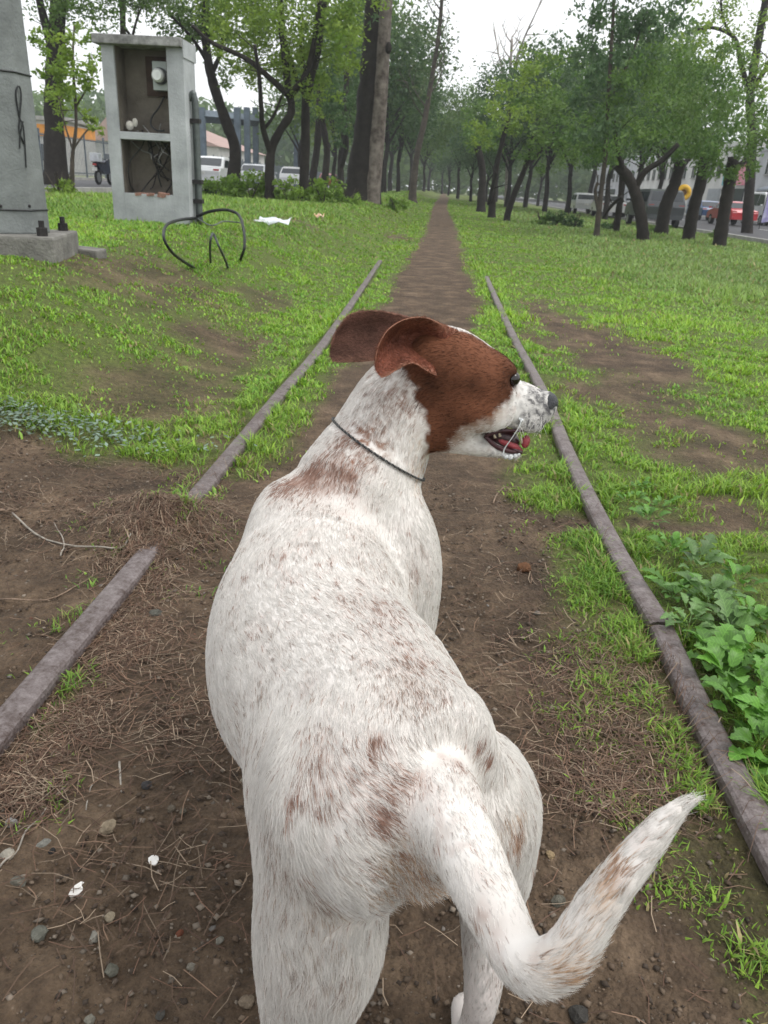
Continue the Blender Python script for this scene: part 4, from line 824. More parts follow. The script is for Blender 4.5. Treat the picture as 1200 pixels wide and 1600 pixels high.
def top(px, py, z, rh):                   # centre of a body section from the back line seen in the photo
    p = at_z(px, py, z); return p - np.array([0, 0, rh])
PR = []
# torso, rump to chest
TOR = [((662, 1225), .585, .050, .060), ((635, 1150), .625, .106, .100), ((613, 1060), .632, .116, .110), ((560, 960), .632, .138, .140),
       ((502, 880), .637, .150, .165), ((495, 800), .655, .145, .170), ((525, 735), .672, .100, .150), ((560, 712), .655, .070, .115)]
torso = Sweep([top(*a, z, h) for a, z, w, h in TOR], [w for *_, w, h in TOR], [h for *_, h in TOR], k=.03, n=40, flow=-1, name='torso')
PR.append(torso)
# neck
NK = [((555, 760), 1.18, .096, .110), ((590, 700), 1.215, .086, .096), ((622, 630), 1.225, .070, .082), ((662, 580), 1.225, .056, .066)]
neck = Sweep([at_y(*a, y) for a, y, w, h in NK], [w for *_, w, h in NK], [h for *_, h in NK], up=(0, -1, .4), k=.04, flow=-1, name='neck')
PR.append(neck)
# shoulders
I3 = np.eye(3)
PR.append(Ell(at_y(632, 915, 1.14), (.060, .085, .150), I3, k=.05, flow=(0, -.2, -1), name='shoulder'))
PR.append(Ell(at_y(440, 880, 1.12), (.055, .085, .125), I3, k=.05, flow=(0, -.2, -1), name='shoulder'))
for q_, r_ in (((452, 800), (.034, .060, .030)), ((575, 790), (.034, .060, .030)), ((560, 1125), (.030, .038, .022)), ((705, 1130), (.028, .036, .022))):   # shoulder blades, points of the pelvis
    c_ = at_z(*q_, .610 if q_[1] < 1000 else .585); PR.append(Ell(c_, r_, I3, k=.045, flow=(0, -1, -.2), name='torso'))
def leg_front(px, y0):
    a = at_y(px, 900, y0); x = a[0]
    pts = [(x, y0, .42), (x, y0 - .02, .33), (x, y0 + .0, .22), (x, y0 + .01, .10), (x, y0 + .015, .04), (x, y0 + .06, .022)]
    return Sweep(pts, [.052, .045, .032, .024, .026, .030], [.07, .055, .036, .026, .028, .022], up=(0, 1, 0), k=.03, flow=1, name='front_leg')
PR.append(leg_front(625, 1.12)); PR.append(leg_front(480, 1.12))
# hind legs (hip, thigh, knee, shank, hock, pastern, toes)
lx = float(at_y(482, 1500, .60)[0]); rx = float(at_y(762, 1400, .70)[0])
def hind(x, y0, dx, dy, rw, rh, zt=.53):
    zz = (zt, .43, .33, .25, .165, .09, .035, .022)
    pts = [(x + dx[min(i, 4)], y0 + dy[i], zz[i]) for i in range(8)]
    return Sweep(pts, rw, rh, up=(0, 1, 0), k=.035, flow=1, name='hind_leg')
PR.append(hind(lx, .585, (.010, .010, .012, .004, -.006), (.035, .035, .020, .006, -.018, .0, .018, .075), (.058, .068, .072, .058, .036, .024, .028, .031), (.085, .094, .088, .066, .040, .027, .028, .02)))
PR.append(hind(rx, .680, (-.02, -.004, .004, .006, .006), (.030, .035, .045, .035, -.005, .01, .02, .075), (.046, .051, .048, .034, .0235, .021, .026, .029), (.066, .072, .064, .044, .029, .024, .028, .02), .47))
hipL = at_y(475, 1215, .70); hipR = at_y(738, 1285, .665)
PR.append(Ell(hipL, (.062, .090, .100), I3, k=.04, flow=(-.3, -.5, -1), name='hip'))
PR.append(Ell(hipR, (.056, .070, .085), I3, k=.04, flow=(.3, -.5, -1), name='hip'))
# tail: back towards the camera, then curling up to the right
TL = [((648, 1222), .650, .036), ((684, 1250), .562, .036), ((724, 1320), .500, .030), ((777, 1430), .430, .0235), ((823, 1508), .385, .0195), ((878, 1496), .375, .0182),
      ((940, 1408), .385, .0158), ((1012, 1316), .400, .0130), ((1062, 1256), .410, .0095), ((1090, 1230), .415, .006)]
tail = Sweep([at_y(*a, y) for a, y, w in TL], [w for *_, w in TL], [w for *_, w in TL], up=(1, .3, .2), k=.045, n=44, flow=1, name='tail')
PR.append(tail)
# head, in its own frame: hf forward (to the right and a little away), hs its right side (towards the camera), hu up
HO = at_y(730, 610, 1.215); vw = unit(HO - CAM)
im_r = unit(CR - vw * (CR @ vw)); im_u = unit(-CD - vw * (-CD @ vw) - im_r * (-CD @ im_r))
HA, HB = R(20), R(17)
f0 = math.cos(HA) * im_r - math.sin(HA) * im_u
hf = math.cos(HB) * f0 + math.sin(HB) * vw; hs = -math.cos(HB) * vw + math.sin(HB) * f0
hu = np.cross(hs, hf); hu = hu if hu[2] > 0 else -hu
HROLL = R(-6); hs, hu = hs * math.cos(HROLL) + hu * math.sin(HROLL), hu * math.cos(HROLL) - hs * math.sin(HROLL)
HAX = np.array([hf, hu, hs])
def hp(px, py, s=0.0):                    # point of the head's middle plane seen at a pixel, then s to its right
    D = rays(px, py); t = ((HO - CAM) @ hs) / (D @ hs)
    return CAM + D * t + hs * s
def hell(px, py, r, s=0.0, k=.02, rot=0.0):
    c, q = math.cos(rot), math.sin(rot)
    A = np.array([hf * c + hu * q, hu * c - hf * q, hs])
    return Ell(hp(px, py, s), r, A, k=k, flow=-hf - .25 * hu, name='head')
HEAD = [hell(700, 572, (.070, .060, .058), k=.03), hell(745, 588, (.058, .046, .054), k=.025), hell(705, 640, (.055, .062, .050), k=.03),
        hell(772, 572, (.024, .018, .020), s=.024, k=.02), hell(772, 572, (.024, .018, .020), s=-.024, k=.02),
        hell(750, 628, (.050, .036, .012), s=.040, k=.025), hell(750, 628, (.050, .036, .012), s=-.040, k=.025)]
mz = Sweep([hp(755, 618), hp(790, 627), hp(822, 633), hp(846, 637)], [.043, .034, .029, .023], [.046, .040, .034, .027], up=hu, k=.016, n=20, flow=-1, name='head')
HEAD.append(mz)
HEAD.append(hell(852, 630, (.0185, .019, .019), k=.008))
HEAD.append(Ell(hp(812, 652, .017), (.038, .018, .013), HAX, k=.012, flow=-hf, name='head'))     # upper lips
HEAD.append(Ell(hp(812, 652, -.017), (.038, .018, .013), HAX, k=.012, flow=-hf, name='head'))
jaw = Sweep([hp(690, 672), hp(740, 690), hp(775, 702), hp(806, 708)], [.036, .031, .024, .016], [.034, .022, .012, .0085], up=hu, k=.012, n=16, flow=-1, name='head')
HEAD.append(jaw)
HEAD += [hell(782, 572, (.020, .0080, .011), s=.031, k=.010), hell(782, 572, (.020, .0080, .011), s=-.031, k=.010),   # brow and lower lid
         hell(780, 602, (.018, .0060, .009), s=.035, k=.010), hell(780, 602, (.018, .0060, .009), s=-.035, k=.010),
         hell(742, 640, (.026, .018, .012), s=.044, k=.016), hell(742, 640, (.026, .018, .012), s=-.044, k=.016)]
PR += HEAD

VOX = 0.006
lo = np.min([p.lo for p in PR], 0) - .03; hi = np.max([p.hi for p in PR], 0) + .03
dim = np.ceil((hi - lo) / VOX).astype(int) + 1
FLD = np.full(dim, .08, np.float32)
ax = [lo[i] + VOX * np.arange(dim[i]) for i in range(3)]
def stamp(p, sub=False):
    mg = p.k + .03
    a = np.maximum(((p.lo - mg - lo) / VOX).astype(int), 0); b = np.minimum(((p.hi + mg - lo) / VOX).astype(int) + 2, dim)
    sl = tuple(slice(a[i], b[i]) for i in range(3))
    G = np.stack(np.meshgrid(*[ax[i][sl[i]] for i in range(3)], indexing='ij'), -1).reshape(-1, 3)
    ng = G.shape[0]; sh = FLD[sl].shape
    cz = [(np.arange(sh[i]) // 8) for i in range(3)]; nb = [c[-1] + 1 for c in cz]
    cc = np.stack(np.meshgrid(*[lo[i] + VOX * (a[i] + 8 * np.arange(nb[i]) + 3.5) for i in range(3)], indexing='ij'), -1).reshape(-1, 3)
    bd = p.sdf(cc).reshape(nb)                                   # one look per block of 8 voxels; only blocks near the skin are worked out
    d = bd[np.ix_(*cz)].astype(np.float32).ravel()
    act = (np.abs(bd) < .045 + p.k)[np.ix_(*cz)].ravel()
    d[act] = p.sdf(G[act]); d = d.reshape(sh)
    F = FLD[sl]
    if sub: d = -d; h = np.maximum(p.k - np.abs(F - d), 0) / p.k; FLD[sl] = np.maximum(F, d) + h * h * p.k * .25
    else: h = np.maximum(p.k - np.abs(F - d), 0) / p.k; FLD[sl] = np.minimum(F, d) - h * h * p.k * .25
for p in PR: stamp(p)
# hollows: the ear pit, eye socket and the waist
stamp(hell(797, 590, (.012, .009, .010), s=.040, k=.010), True)
jr = int((1.02 - lo[1]) / VOX)            # ease the joins of rump, hips and tail
for _ in range(5):
    B = FLD[:, :jr]; A = np.pad(B, 1, mode='edge')
    FLD[:, :jr] = (2 * B + A[2:, 1:-1, 1:-1] + A[:-2, 1:-1, 1:-1] + A[1:-1, 2:, 1:-1] + A[1:-1, :-2, 1:-1] + A[1:-1, 1:-1, 2:] + A[1:-1, 1:-1, :-2]) / 8
def fld(Q):
    g = (np.asarray(Q) - lo) / VOX; g = np.clip(g, 0, dim - 1.001); i = g.astype(int); f = g - i
    o = 0
    for dx in (0, 1):
        for dy in (0, 1):
            for dz in (0, 1):
                w = (f[:, 0] if dx else 1 - f[:, 0]) * (f[:, 1] if dy else 1 - f[:, 1]) * (f[:, 2] if dz else 1 - f[:, 2])
                o = o + w * FLD[i[:, 0] + dx, i[:, 1] + dy, i[:, 2] + dz]
    return o
def grad(Q, e=.006):
    return unit(np.stack([fld(Q + d) - fld(Q - d) for d in np.eye(3) * e], 1))
def surface_nets(F):
    ins = F < 0; nx, ny, nz = F.shape
    cnt = np.zeros((nx - 1, ny - 1, nz - 1), np.int8)
    for dx in (0, 1):
        for dy in (0, 1):
            for dz in (0, 1): cnt += ins[dx:nx - 1 + dx, dy:ny - 1 + dy, dz:nz - 1 + dz]
    mix = (cnt > 0) & (cnt < 8); C = np.argwhere(mix)
    idx = np.full(mix.shape, -1, np.int32); idx[mix] = np.arange(len(C))
    acc = np.zeros((len(C), 3)); nn = np.zeros(len(C))
    for a in range(3):
        o = [i for i in range(3) if i != a]
        for u in (0, 1):
            for v in (0, 1):
                c0 = C.copy(); c0[:, o[0]] += u; c0[:, o[1]] += v; c1 = c0.copy(); c1[:, a] += 1
                f0_, f1_ = F[tuple(c0.T)], F[tuple(c1.T)]; mk = (f0_ < 0) != (f1_ < 0)
                t = np.where(mk, f0_ / np.where(mk, f0_ - f1_, 1), 0); p = c0.astype(float); p[:, a] += t
                acc[mk] += p[mk]; nn[mk] += 1
    V = acc / nn[:, None]; Fs = []
    for a in range(3):
        o = [(a + 1) % 3, (a + 2) % 3]
        s0 = [slice(None)] * 3; s1 = [slice(None)] * 3; s0[a] = slice(0, -1); s1[a] = slice(1, None)
        A, B = ins[tuple(s0)], ins[tuple(s1)]
        for want, flip in ((A & ~B, False), (~A & B, True)):
            E = np.argwhere(want); E = E[(E[:, o[0]] > 0) & (E[:, o[1]] > 0)]
            if not len(E): continue
            q = []
            for (du, dv) in ((-1, -1), (0, -1), (0, 0), (-1, 0)):
                c = E.copy(); c[:, o[0]] += du; c[:, o[1]] += dv; q.append(idx[tuple(c.T)])
            q = np.stack(q, 1); Fs.append(q[:, ::-1] if flip else q)
    return V, np.concatenate(Fs)
DV, DF = surface_nets(FLD)
DV = lo + DV * VOX
for _ in range(4):                        # pull the vertices onto the field's zero
    DV = DV - grad(DV) * np.clip(fld(DV), -.004, .004)[:, None] * .8

def surf(px, py):                         # where the ray through a pixel first meets the dog
    D = unit(rays(px, py)); t = .25
    for _ in range(400):
        d = float(fld((CAM + D * t)[None])[0])
        if d < .0005: return CAM + D * t
        t += max(d * .6, .0008)
        if t > 1.8: return None
    return None
# ---- coat colours
def polytest(P, poly):
    x, y = P[:, 0], P[:, 1]; ins = np.zeros(len(P), bool); n = len(poly)
    for i in range(n):
        x0, y0 = poly[i]; x1, y1 = poly[(i + 1) % n]
        c = ((y0 > y) != (y1 > y)) & (x < (x1 - x0) * (y - y0) / (y1 - y0 + 1e-12) + x0)
        ins ^= c
    return ins
def polydist(P, poly):                    # signed, negative inside
    d = np.full(len(P), 1e9); n = len(poly)
    for i in range(n):
        a, b = np.array(poly[i]), np.array(poly[(i + 1) % n]); ab = b - a
        t = np.clip((P - a) @ ab / (ab @ ab), 0, 1); d = np.minimum(d, np.linalg.norm(P - a - t[:, None] * ab, axis=1))
    return np.where(polytest(P, poly), -d, d)
def hloc(Q): return (Q - HO) @ HAX.T      # forward, up, right side
def hplane(px, py, s=.045):
    D = rays(px, py); t = ((HO - CAM) @ hs + s) / (D @ hs); return hloc(CAM + D * t)[:2]
BROWN = [hplane(*q) for q in [(640, 470), (745, 500), (812, 548), (815, 585), (796, 625), (765, 655), (738, 656), (722, 668), (705, 700), (685, 730), (668, 715), (664, 650), (645, 605), (625, 560)]]
PATCH = [  # pixel, radius (m), share of dark hairs, kind (0 red-brown, 1 grey-brown, 2 tan)
 (495, 742, .034, 1.6, 0), (545, 736, .028, 1.7, 0), (470, 752, .030, 1.3, 0), (550, 686, .034, 1.2, 0), (440, 762, .040, .8, 0), (585, 690, .04, .35, 1), (470, 790, .04, .35, 1),
 (600, 950, .050, .60, 0), (632, 1015, .045, .65, 0), (640, 1085, .05, .65, 1), (560, 930, .05, .3, 1), (655, 1050, .03, .4, 1), (520, 1000, .03, .25, 1),
 (586, 1157, .0095, 1.1, 0), (480, 1075, .020, .35, 0), (500, 1165, .05, .16, 0), (540, 1205, .040, .32, 0), (478, 1200, .030, .3, 0), (492, 1252, .018, .6, 0),
 (590, 1268, .014, .8, 0), (602, 1230, .022, .4, 0), (655, 1225, .014, .7, 0), (710, 1192, .014, .6, 0), (757, 1158, .011, 1.0, 0), (766, 1187, .010, 1.0, 0),
 (792, 1150, .008, .7, 0), (803, 1198, .008, .7, 0), (805, 1305, .022, .8, 2), (655, 897, .013, .7, 0), (668, 870, .010, .5, 0), (480, 1400, .03, .28, 1), (430, 1350, .03, .25, 1),
 (450, 1490, .040, .30, 1), (520, 1450, .03, .25, 2), (660, 1385, .045, .85, 2), (620, 1340, .02, .4, 2), (745, 1440, .010, .5, 1), (690, 1300, .010, .4, 1), (770, 1450, .008, .4, 1),
 (878, 1530, .015, .75, 2), (905, 1480, .014, .35, 2), (935, 1385, .013, .6, 2), (840, 1500, .012, .35, 2), (640, 620, .05, .35, 0), (600, 640, .04, .35, 0), (660, 700, .03, .4, 2), (655, 740, .03, .4, 2)]
PATCH = [(surf(a, b), r, p, k) for a, b, r, p, k in PATCH]
PATCH = [q for q in PATCH if q[0] is not None]
def eye_at(sg):
    t = .06
    while fld(hp(793, 587, sg * t)[None])[0] > -.0012 and t > .01: t -= .0005
    return hp(793, 587, sg * t)
EYE_C = eye_at(1) + hs * .006
CW = np.array([.755, .73, .695]); CK = np.array([[.20, .092, .055], [.25, .18, .14], [.40, .26, .155]])
CB = np.array([.128, .050, .026])         # head brown
def coat(Q, T=None):
    """share of dark hairs, their colour, and brown head weight for points on the skin"""
    n = len(Q); p = np.zeros(n); col = np.tile(CK[1], (n, 1)).astype(float)
    q2 = Q + (np.stack([noise3(Q, 55, 3), noise3(Q, 55, 4), noise3(Q, 55, 5)], 1) - .5) * .022
    ro = noise3(Q, 26, 21) * .6 + noise3(Q, 70, 22) * .4
    p = .13 + .60 * np.clip(ro - .38, 0, 1)
    w = np.full(n, .05)
    fl_ = sstep(.70, .80, noise3(Q * [1, .8, .8], 95, 61)) * .75 + sstep(.72, .80, noise3(Q, 60, 62)) * .6      # flecks
    fl_ = fl_ * (.35 + .65 * sstep(.35, .6, noise3(Q, 9, 63))) * (Q[:, 2] > .25)
    mk = fl_ > .05; p[mk] = np.maximum(p[mk], fl_[mk] * .42 * (.45 + .55 * sstep(1.05, .85, Q[mk, 1]))); col[mk] = CK[0] * 1.1; w[mk] = .4
    for c, r, pr, k in PATCH:
        a = (pr * (.50 if r > .016 else .85)) * np.exp(-((np.linalg.norm(q2 - c, axis=1) / r) ** 2) * 1.1)
        mk = a > .02
        p[mk] = 1 - (1 - p[mk]) * (1 - a[mk]); col[mk] = (col[mk] * w[mk, None] + CK[k] * a[mk, None]) / (w[mk] + a[mk])[:, None]; w[mk] += a[mk]
    L = hloc(Q); inh = (Q[:, 2] > .70) & (L[:, 0] > -.16) & (np.abs(L[:, 2]) < .12)
    hb = np.zeros(n); ih = np.where(inh)[0]
    if len(ih):
        Lw = L[ih] + (np.stack([noise3(Q[ih], 60, 8), noise3(Q[ih], 60, 9), noise3(Q[ih], 60, 10)], 1) - .5) * .020
        d = polydist(Lw[:, :2], BROWN)
        hb[ih] = sstep(.003, -.004, d) * sstep(.006, .013, np.abs(Lw[:, 2]) + .02 * (Lw[:, 1] < .02))
        # muzzle roan: grey towards the nose
        f = Lw[:, 0]; mzz = sstep(.060, .09, f)
        p[ih] = np.maximum(p[ih], mzz * (.36 + .55 * sstep(.080, .125, f) * sstep(-.04, .01, Lw[:, 1])))
        sp = noise3(Q[ih], 420, 87) * .7 + noise3(Q[ih], 150, 88) * .3
        p[ih] = np.clip(p[ih] * (.35 + 1.5 * sstep(.40, .66, sp)), 0, 1)
        gr = mzz > .1; col[ih[gr]] = np.array([.10, .097, .10])
        jw = sstep(.035, .0, d) * sstep(.065, .04, f) * (Lw[:, 1] < -.01) * sstep(-.06, -.02, f)      # speckled lower cheek
        p[ih] = np.maximum(p[ih], jw * (.55 + .6 * sp)); cj = jw > .15; col[ih[cj]] = np.array([.235, .155, .105])
    dark = np.exp(-(np.linalg.norm(Q - (EYE_C), axis=1) / .016) ** 2) + .8 * np.exp(-(np.linalg.norm(Q - hp(755, 680, .03), axis=1) / .014) ** 2)
    return np.clip(p, 0, 1), col, hb, np.clip(dark, 0, 1)
def base_color(Q):
    p, col, hb, dk = coat(Q)
    c = CW * .94 * (1 - p[:, None]) + col * p[:, None]
    sh = ((.55 + .9 * noise3(Q, 34, 41)) * (1 - .62 * np.exp(-(np.linalg.norm(Q - hp(668, 590, .05), axis=1) / .020) ** 2)))[:, None]  # brown deepens below the ear: darker hair plus some painted ear shadow
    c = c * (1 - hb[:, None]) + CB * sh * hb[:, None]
    pink = sstep(.30, .20, Q[:, 2])[:, None] * .3
    c = c * (1 - pink) + np.array([.42, .34, .33]) * pink
    return c * (1 - .85 * dk[:, None])

dog = empty('dog', (float(torso.c[20][0]), .95, 0.0))
tag(dog, 'white dog with brown head and roan spots standing between the rails, head turned right', 'dog')
dog_off = Vector(dog.location)
def dchild(name, me):
    o = obj(name, me, dog); o.location = -dog_off; return o
fm, fnt, fb, fo = new_mat('dog_skin')
fa = N(fnt, 'ShaderNodeAttribute', attribute_name='tint'); fnt.links.new(fa.outputs['Color'], fb.inputs['Base Color'])
fb.inputs['Roughness'].default_value = .8; fb.inputs['Specular IOR Level'].default_value = .15
hm, hnt, hb_, ho_ = new_mat('dog_fur')
ha = N(hnt, 'ShaderNodeAttribute', attribute_name='tint'); hnt.links.new(ha.outputs['Color'], hb_.inputs['Base Color'])
hb_.inputs['Roughness'].default_value = .55; hb_.inputs['Specular IOR Level'].default_value = .22
htr = N(hnt, 'ShaderNodeBsdfTranslucent'); hmx = N(hnt, 'ShaderNodeMixShader', Fac=.3)
hnt.links.new(ha.outputs['Color'], htr.inputs['Color']); hnt.links.new(hb_.outputs[0], hmx.inputs[1]); hnt.links.new(htr.outputs[0], hmx.inputs[2]); hnt.links.new(hmx.outputs[0], ho_.inputs[0])

me = npmesh('body', DV, DF, fm, smooth=True)
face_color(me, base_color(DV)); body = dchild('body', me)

# ---- ears: thin cupped flaps blown back
def ear(sts, nv=13, nu=22, thick=.0032):
    G = []
    for row in sts:                       # row of (px, py, s)
        G.append(catmull([hp(a, b, s) for a, b, s in row], nv))
    G = np.array(G); G = np.stack([catmull(G[:, j], nu) for j in range(nv)], 1)
    du = np.gradient(G, axis=0); dv = np.gradient(G, axis=1); nrm = unit(np.cross(du, dv))
    e = np.minimum(np.arange(nv), np.arange(nv)[::-1]) / 2.0; tk = thick * np.clip(e, .25, 1)[None, :, None] * np.clip((nu - 1 - np.arange(nu)) / 2.0, .25, 1)[:, None, None]
    A, B = G + nrm * tk / 2, G - nrm * tk / 2
    V = np.concatenate([A.reshape(-1, 3), B.reshape(-1, 3)]); F = []; n = nu * nv
    for i in range(nu - 1):
        for j in range(nv - 1):
            q = (i * nv + j, (i + 1) * nv + j, (i + 1) * nv + j + 1, i * nv + j + 1)
            F.append(q); F.append(tuple(n + k for k in q[::-1]))
    rim = [(i, 0) for i in range(nu)] + [(nu - 1, j) for j in range(1, nv)] + [(i, nv - 1) for i in range(nu - 2, -1, -1)] + [(0, j) for j in range(nv - 2, 0, -1)]
    for a, b in zip(rim, rim[1:] + rim[:1]):
        i0, i1 = a[0] * nv + a[1], b[0] * nv + b[1]; F.append((i1, i0, n + i0, n + i1))
    return V, np.array(F), n
near_ear = ear([[(712, 514, .018), (712, 534, .022), (710, 552, .026), (706, 568, .028), (702, 580, .030)],
                [(684, 502, .040), (686, 526, .034), (685, 548, .036), (682, 566, .046), (678, 580, .050)],
                [(652, 489, .058), (655, 516, .016), (650, 542, .018), (651, 556, .050), (655, 568, .066)],
                [(620, 490, .076), (622, 512, .032), (622, 532, .032), (627, 548, .060), (632, 554, .078)],
                [(594, 503, .088), (596, 522, .054), (600, 540, .054), (604, 556, .072), (608, 562, .086)],
                [(578, 528, .094), (580, 540, .082), (584, 552, .080), (590, 564, .084), (595, 569, .092)],
                [(574, 552, .094), (575, 558, .090), (577, 563, .088), (580, 568, .088), (584, 573, .092)]])
far_ear = ear([[(676, 512, -.036), (664, 528, -.042), (650, 545, -.044), (640, 562, -.044)],
               [(632, 497, -.048), (626, 520, -.064), (620, 545, -.066), (614, 570, -.060)],
               [(590, 492, -.062), (588, 520, -.082), (588, 548, -.084), (588, 576, -.074)],
               [(555, 500, -.074), (553, 524, -.092), (553, 550, -.094), (555, 580, -.084)],
               [(535, 524, -.082), (532, 540, -.092), (530, 558, -.094), (530, 580, -.090)],
               [(525, 548, -.086), (524, 556, -.090), (523, 566, -.092), (524, 576, -.092)]])
for V, F, n in (near_ear, far_ear):
    me = npmesh('ear', V, F, fm, smooth=True)
    L = hloc(V); pink = np.zeros(len(V)); 
    c = np.tile(np.array([.20, .070, .035]), (len(V), 1)) * (.75 + .5 * noise3(V, 40, 4))[:, None]
    inner = np.array([.20, .075, .052])
    # the inner skin shows towards the camera
    face = np.zeros(len(V)); k0 = (V[:n] - CAM); k1 = (V[n:] - CAM)
    nearer = np.linalg.norm(k0, axis=1) < np.linalg.norm(k1, axis=1)
    face[:n] = nearer; face[n:] = ~nearer
    if n == near_ear[2] and V is near_ear[0]:
        c = np.where(face[:, None] > .5, inner * (.7 + .6 * noise3(V, 45, 6))[:, None], c)
    else:
        c = np.tile(np.array([.20, .105, .078]), (len(V), 1)) * (.8 + .4 * noise3(V, 60, 4))[:, None]
    jj = np.tile(np.arange(n) % 13, 2); rim = np.clip(1.4 - np.minimum(jj, 12 - jj) / 1.2, 0, 1)[:, None]
    c = c * (1 - rim * .75) + np.array([.40, .22, .15]) * rim * .75  # lit edge of the ear painted in as lighter tan
    face_color(me, c); o = dchild('ear', me)
    o['label'] = 'brown ear folded back with its inner side showing' if V is near_ear[0] else 'far ear flying back behind the head'

# ---- eye, nose, mouth
eye_m = mat('eye', (.012, .008, .006), rough=.06, spec=.6, scale=40)
for s in (1, -1):
    MB().ball(eye_at(s), .0122, 16, 12).build('eye', eye_m, dog, smooth=True).location = -dog_off
nose_m = mat('nose', (.030, .031, .035), rough=.38, var=.3, scale=160, bump=.5, bscale=500, spec=.5)
nb = bmesh.new(); bmesh.ops.create_icosphere(nb, subdivisions=4, radius=1.0)
for v in nb.verts:
    x, y, z = v.co
    w = 1.0 + .12 * max(0, x)
    for sg in (1, -1):                    # nostrils
        dd = ((y + .15) ** 2 + (z - sg * .62) ** 2 + (x - .72) ** 2) ** .5
        w -= .30 * math.exp(-(dd / .30) ** 2)
    p = hp(850, 631) + hf * .0205 * x * w + hu * .0215 * y * w + hs * .0225 * z * w
    v.co = Vector(p)
nm = bpy.data.meshes.new('nose'); nb.to_mesh(nm); nb.free(); nm.polygons.foreach_set('use_smooth', np.ones(len(nm.polygons), bool)); nm.materials.append(nose_m)
dchild('nose', nm)
def hmesh(name, px, py, r, m, s=0, rot=0.0, dent=0):
    bm_ = bmesh.new(); bmesh.ops.create_icosphere(bm_, subdivisions=3, radius=1.0); c0 = hp(px, py, s); c, q = math.cos(rot), math.sin(rot)
    A, B = hf * c + hu * q, hu * c - hf * q
    for v in bm_.verts:
        x, y, z = v.co; y -= dent * max(0, 1 - abs(z) * 2.2) * (y > 0)
        v.co = Vector(c0 + A * r[0] * x + B * r[1] * y + hs * r[2] * z)
    me = bpy.data.meshes.new(name); bm_.to_mesh(me); bm_.free(); me.polygons.foreach_set('use_smooth', np.ones(len(me.polygons), bool)); me.materials.append(m)
    return dchild(name, me)
def taper_(r, n): return list(np.interp(np.linspace(0, 1, n), np.linspace(0, 1, len(r)), r))
gum_m = mat('gums', (.035, .010, .012), rough=.35, spec=.5, scale=90, var=.5)
tongue_m = mat('tongue', (.30, .045, .055), rough=.32, spec=.5, scale=120, var=.3, bump=.3, bscale=600)
lip_m = mat('lip', (.05, .018, .022), rough=.4, spec=.4, scale=90, var=.4)
tooth_m = mat('tooth', (.50, .43, .32), rough=.3, scale=80, var=.15)
foam_m = mat('saliva_foam', (.62, .64, .64), rough=.25, scale=200, var=.08, bump=.4, bscale=700)
hmesh('mouth_lining', 782, 682, (.036, .017, .017), gum_m, rot=R(-4))
tg = hmesh('tongue', 790, 690, (.034, .0085, .0195), tongue_m, rot=R(-6), dent=.5)
hmesh('lower_lip', 802, 700, (.018, .0065, .0185), lip_m, s=.0, rot=R(-8))
hmesh('lip_flap', 818, 687, (.007, .011, .007), tongue_m, s=.012, rot=R(10))
for (a, b, s, h) in ((812, 684, .013, .011), (776, 672, .020, .008), (768, 674, .021, .007), (812, 684, -.013, .011)):
    MB().tube([hp(a, b + 5, s), hp(a - 2, b - h * 450, s)], [.0026, .0006], 7).build('tooth', tooth_m, dog, smooth=True).location = -dog_off
for sgn in (1, -1):
    lp = [hp(752, 676, .024 * sgn), hp(770, 692, .023 * sgn), hp(790, 700, .019 * sgn), hp(806, 703, .013 * sgn)]
    MB().tube(catmull(lp, 14), taper_([.0028, .004, .0042, .003], 14), 7).build('lip', lip_m, dog, smooth=True).location = -dog_off
    lp = [hp(753, 674, .025 * sgn), hp(775, 667, .026 * sgn), hp(800, 667, .024 * sgn), hp(826, 665, .018 * sgn)]
    MB().tube(catmull(lp, 14), taper_([.003, .0034, .003, .002], 14), 7).build('lip', lip_m, dog, smooth=True).location = -dog_off
sv = MB().tube(catmull([hp(805, 648, .034), hp(800, 660, .036), hp(789, 678, .034), hp(780, 694, .030), hp(779, 706, .028)], 14), [.0024, .0016, .0011, .0009, .0008, .0008, .0008, .0008, .0009, .001, .0011, .0013, .0016, .002], 7)
sv.ball(hp(806, 649, .033), .0030, 8, 6).ball(hp(802, 647, .034), .0024, 8, 6)
sv.build('saliva_strand', foam_m, dog, smooth=True).location = -dog_off
fmb = MB()
for (a, b, s, r) in ((785, 708, .020, .0045), (792, 709, .019, .0052), (800, 708, .017, .0042), (779, 705, .021, .003), (806, 706, .015, .003)):
    fmb.ball(hp(a, b, s), r, 10, 8)
fmb.build('saliva_foam', foam_m, dog, smooth=True).location = -dog_off

# ---- fur strands
def sample(V, F, n):
    T = np.concatenate([F[:, [0, 1, 2]], F[:, [0, 2, 3]]]); a, b, c = V[T[:, 0]], V[T[:, 1]], V[T[:, 2]]
    ar = np.linalg.norm(np.cross(b - a, c - a), axis=1); cs = np.cumsum(ar); i = np.searchsorted(cs, rng.random(n) * cs[-1])
    u, v = rng.random(n), rng.random(n); fl = u + v > 1; u[fl], v[fl] = 1 - u[fl], 1 - v[fl]
    return a[i] + (b - a)[i] * u[:, None] + (c - a)[i] * v[:, None], unit(np.cross(b - a, c - a))[i]
NH = 430000
Q, _ = sample(DV, DF, NH)
Lh = hloc(Q)
keep = ~((np.linalg.norm(Q - hp(857, 631), axis=1) < .023) | (np.linalg.norm(Q - EYE_C, axis=1) < .010))
keep &= ~((Lh[:, 1] < 0) & (np.linalg.norm(Q - hp(790, 688, .0), axis=1) < .030) & (np.linalg.norm(Q - hp(790, 715), axis=1) > .02))
Q = Q[keep]; NH = len(Q); Nn = grad(Q)
LEN = dict(torso=.0145, neck=.0125, tail=.018, hind_leg=.016, hip=.015, front_leg=.009, shoulder=.013, head=.0078)
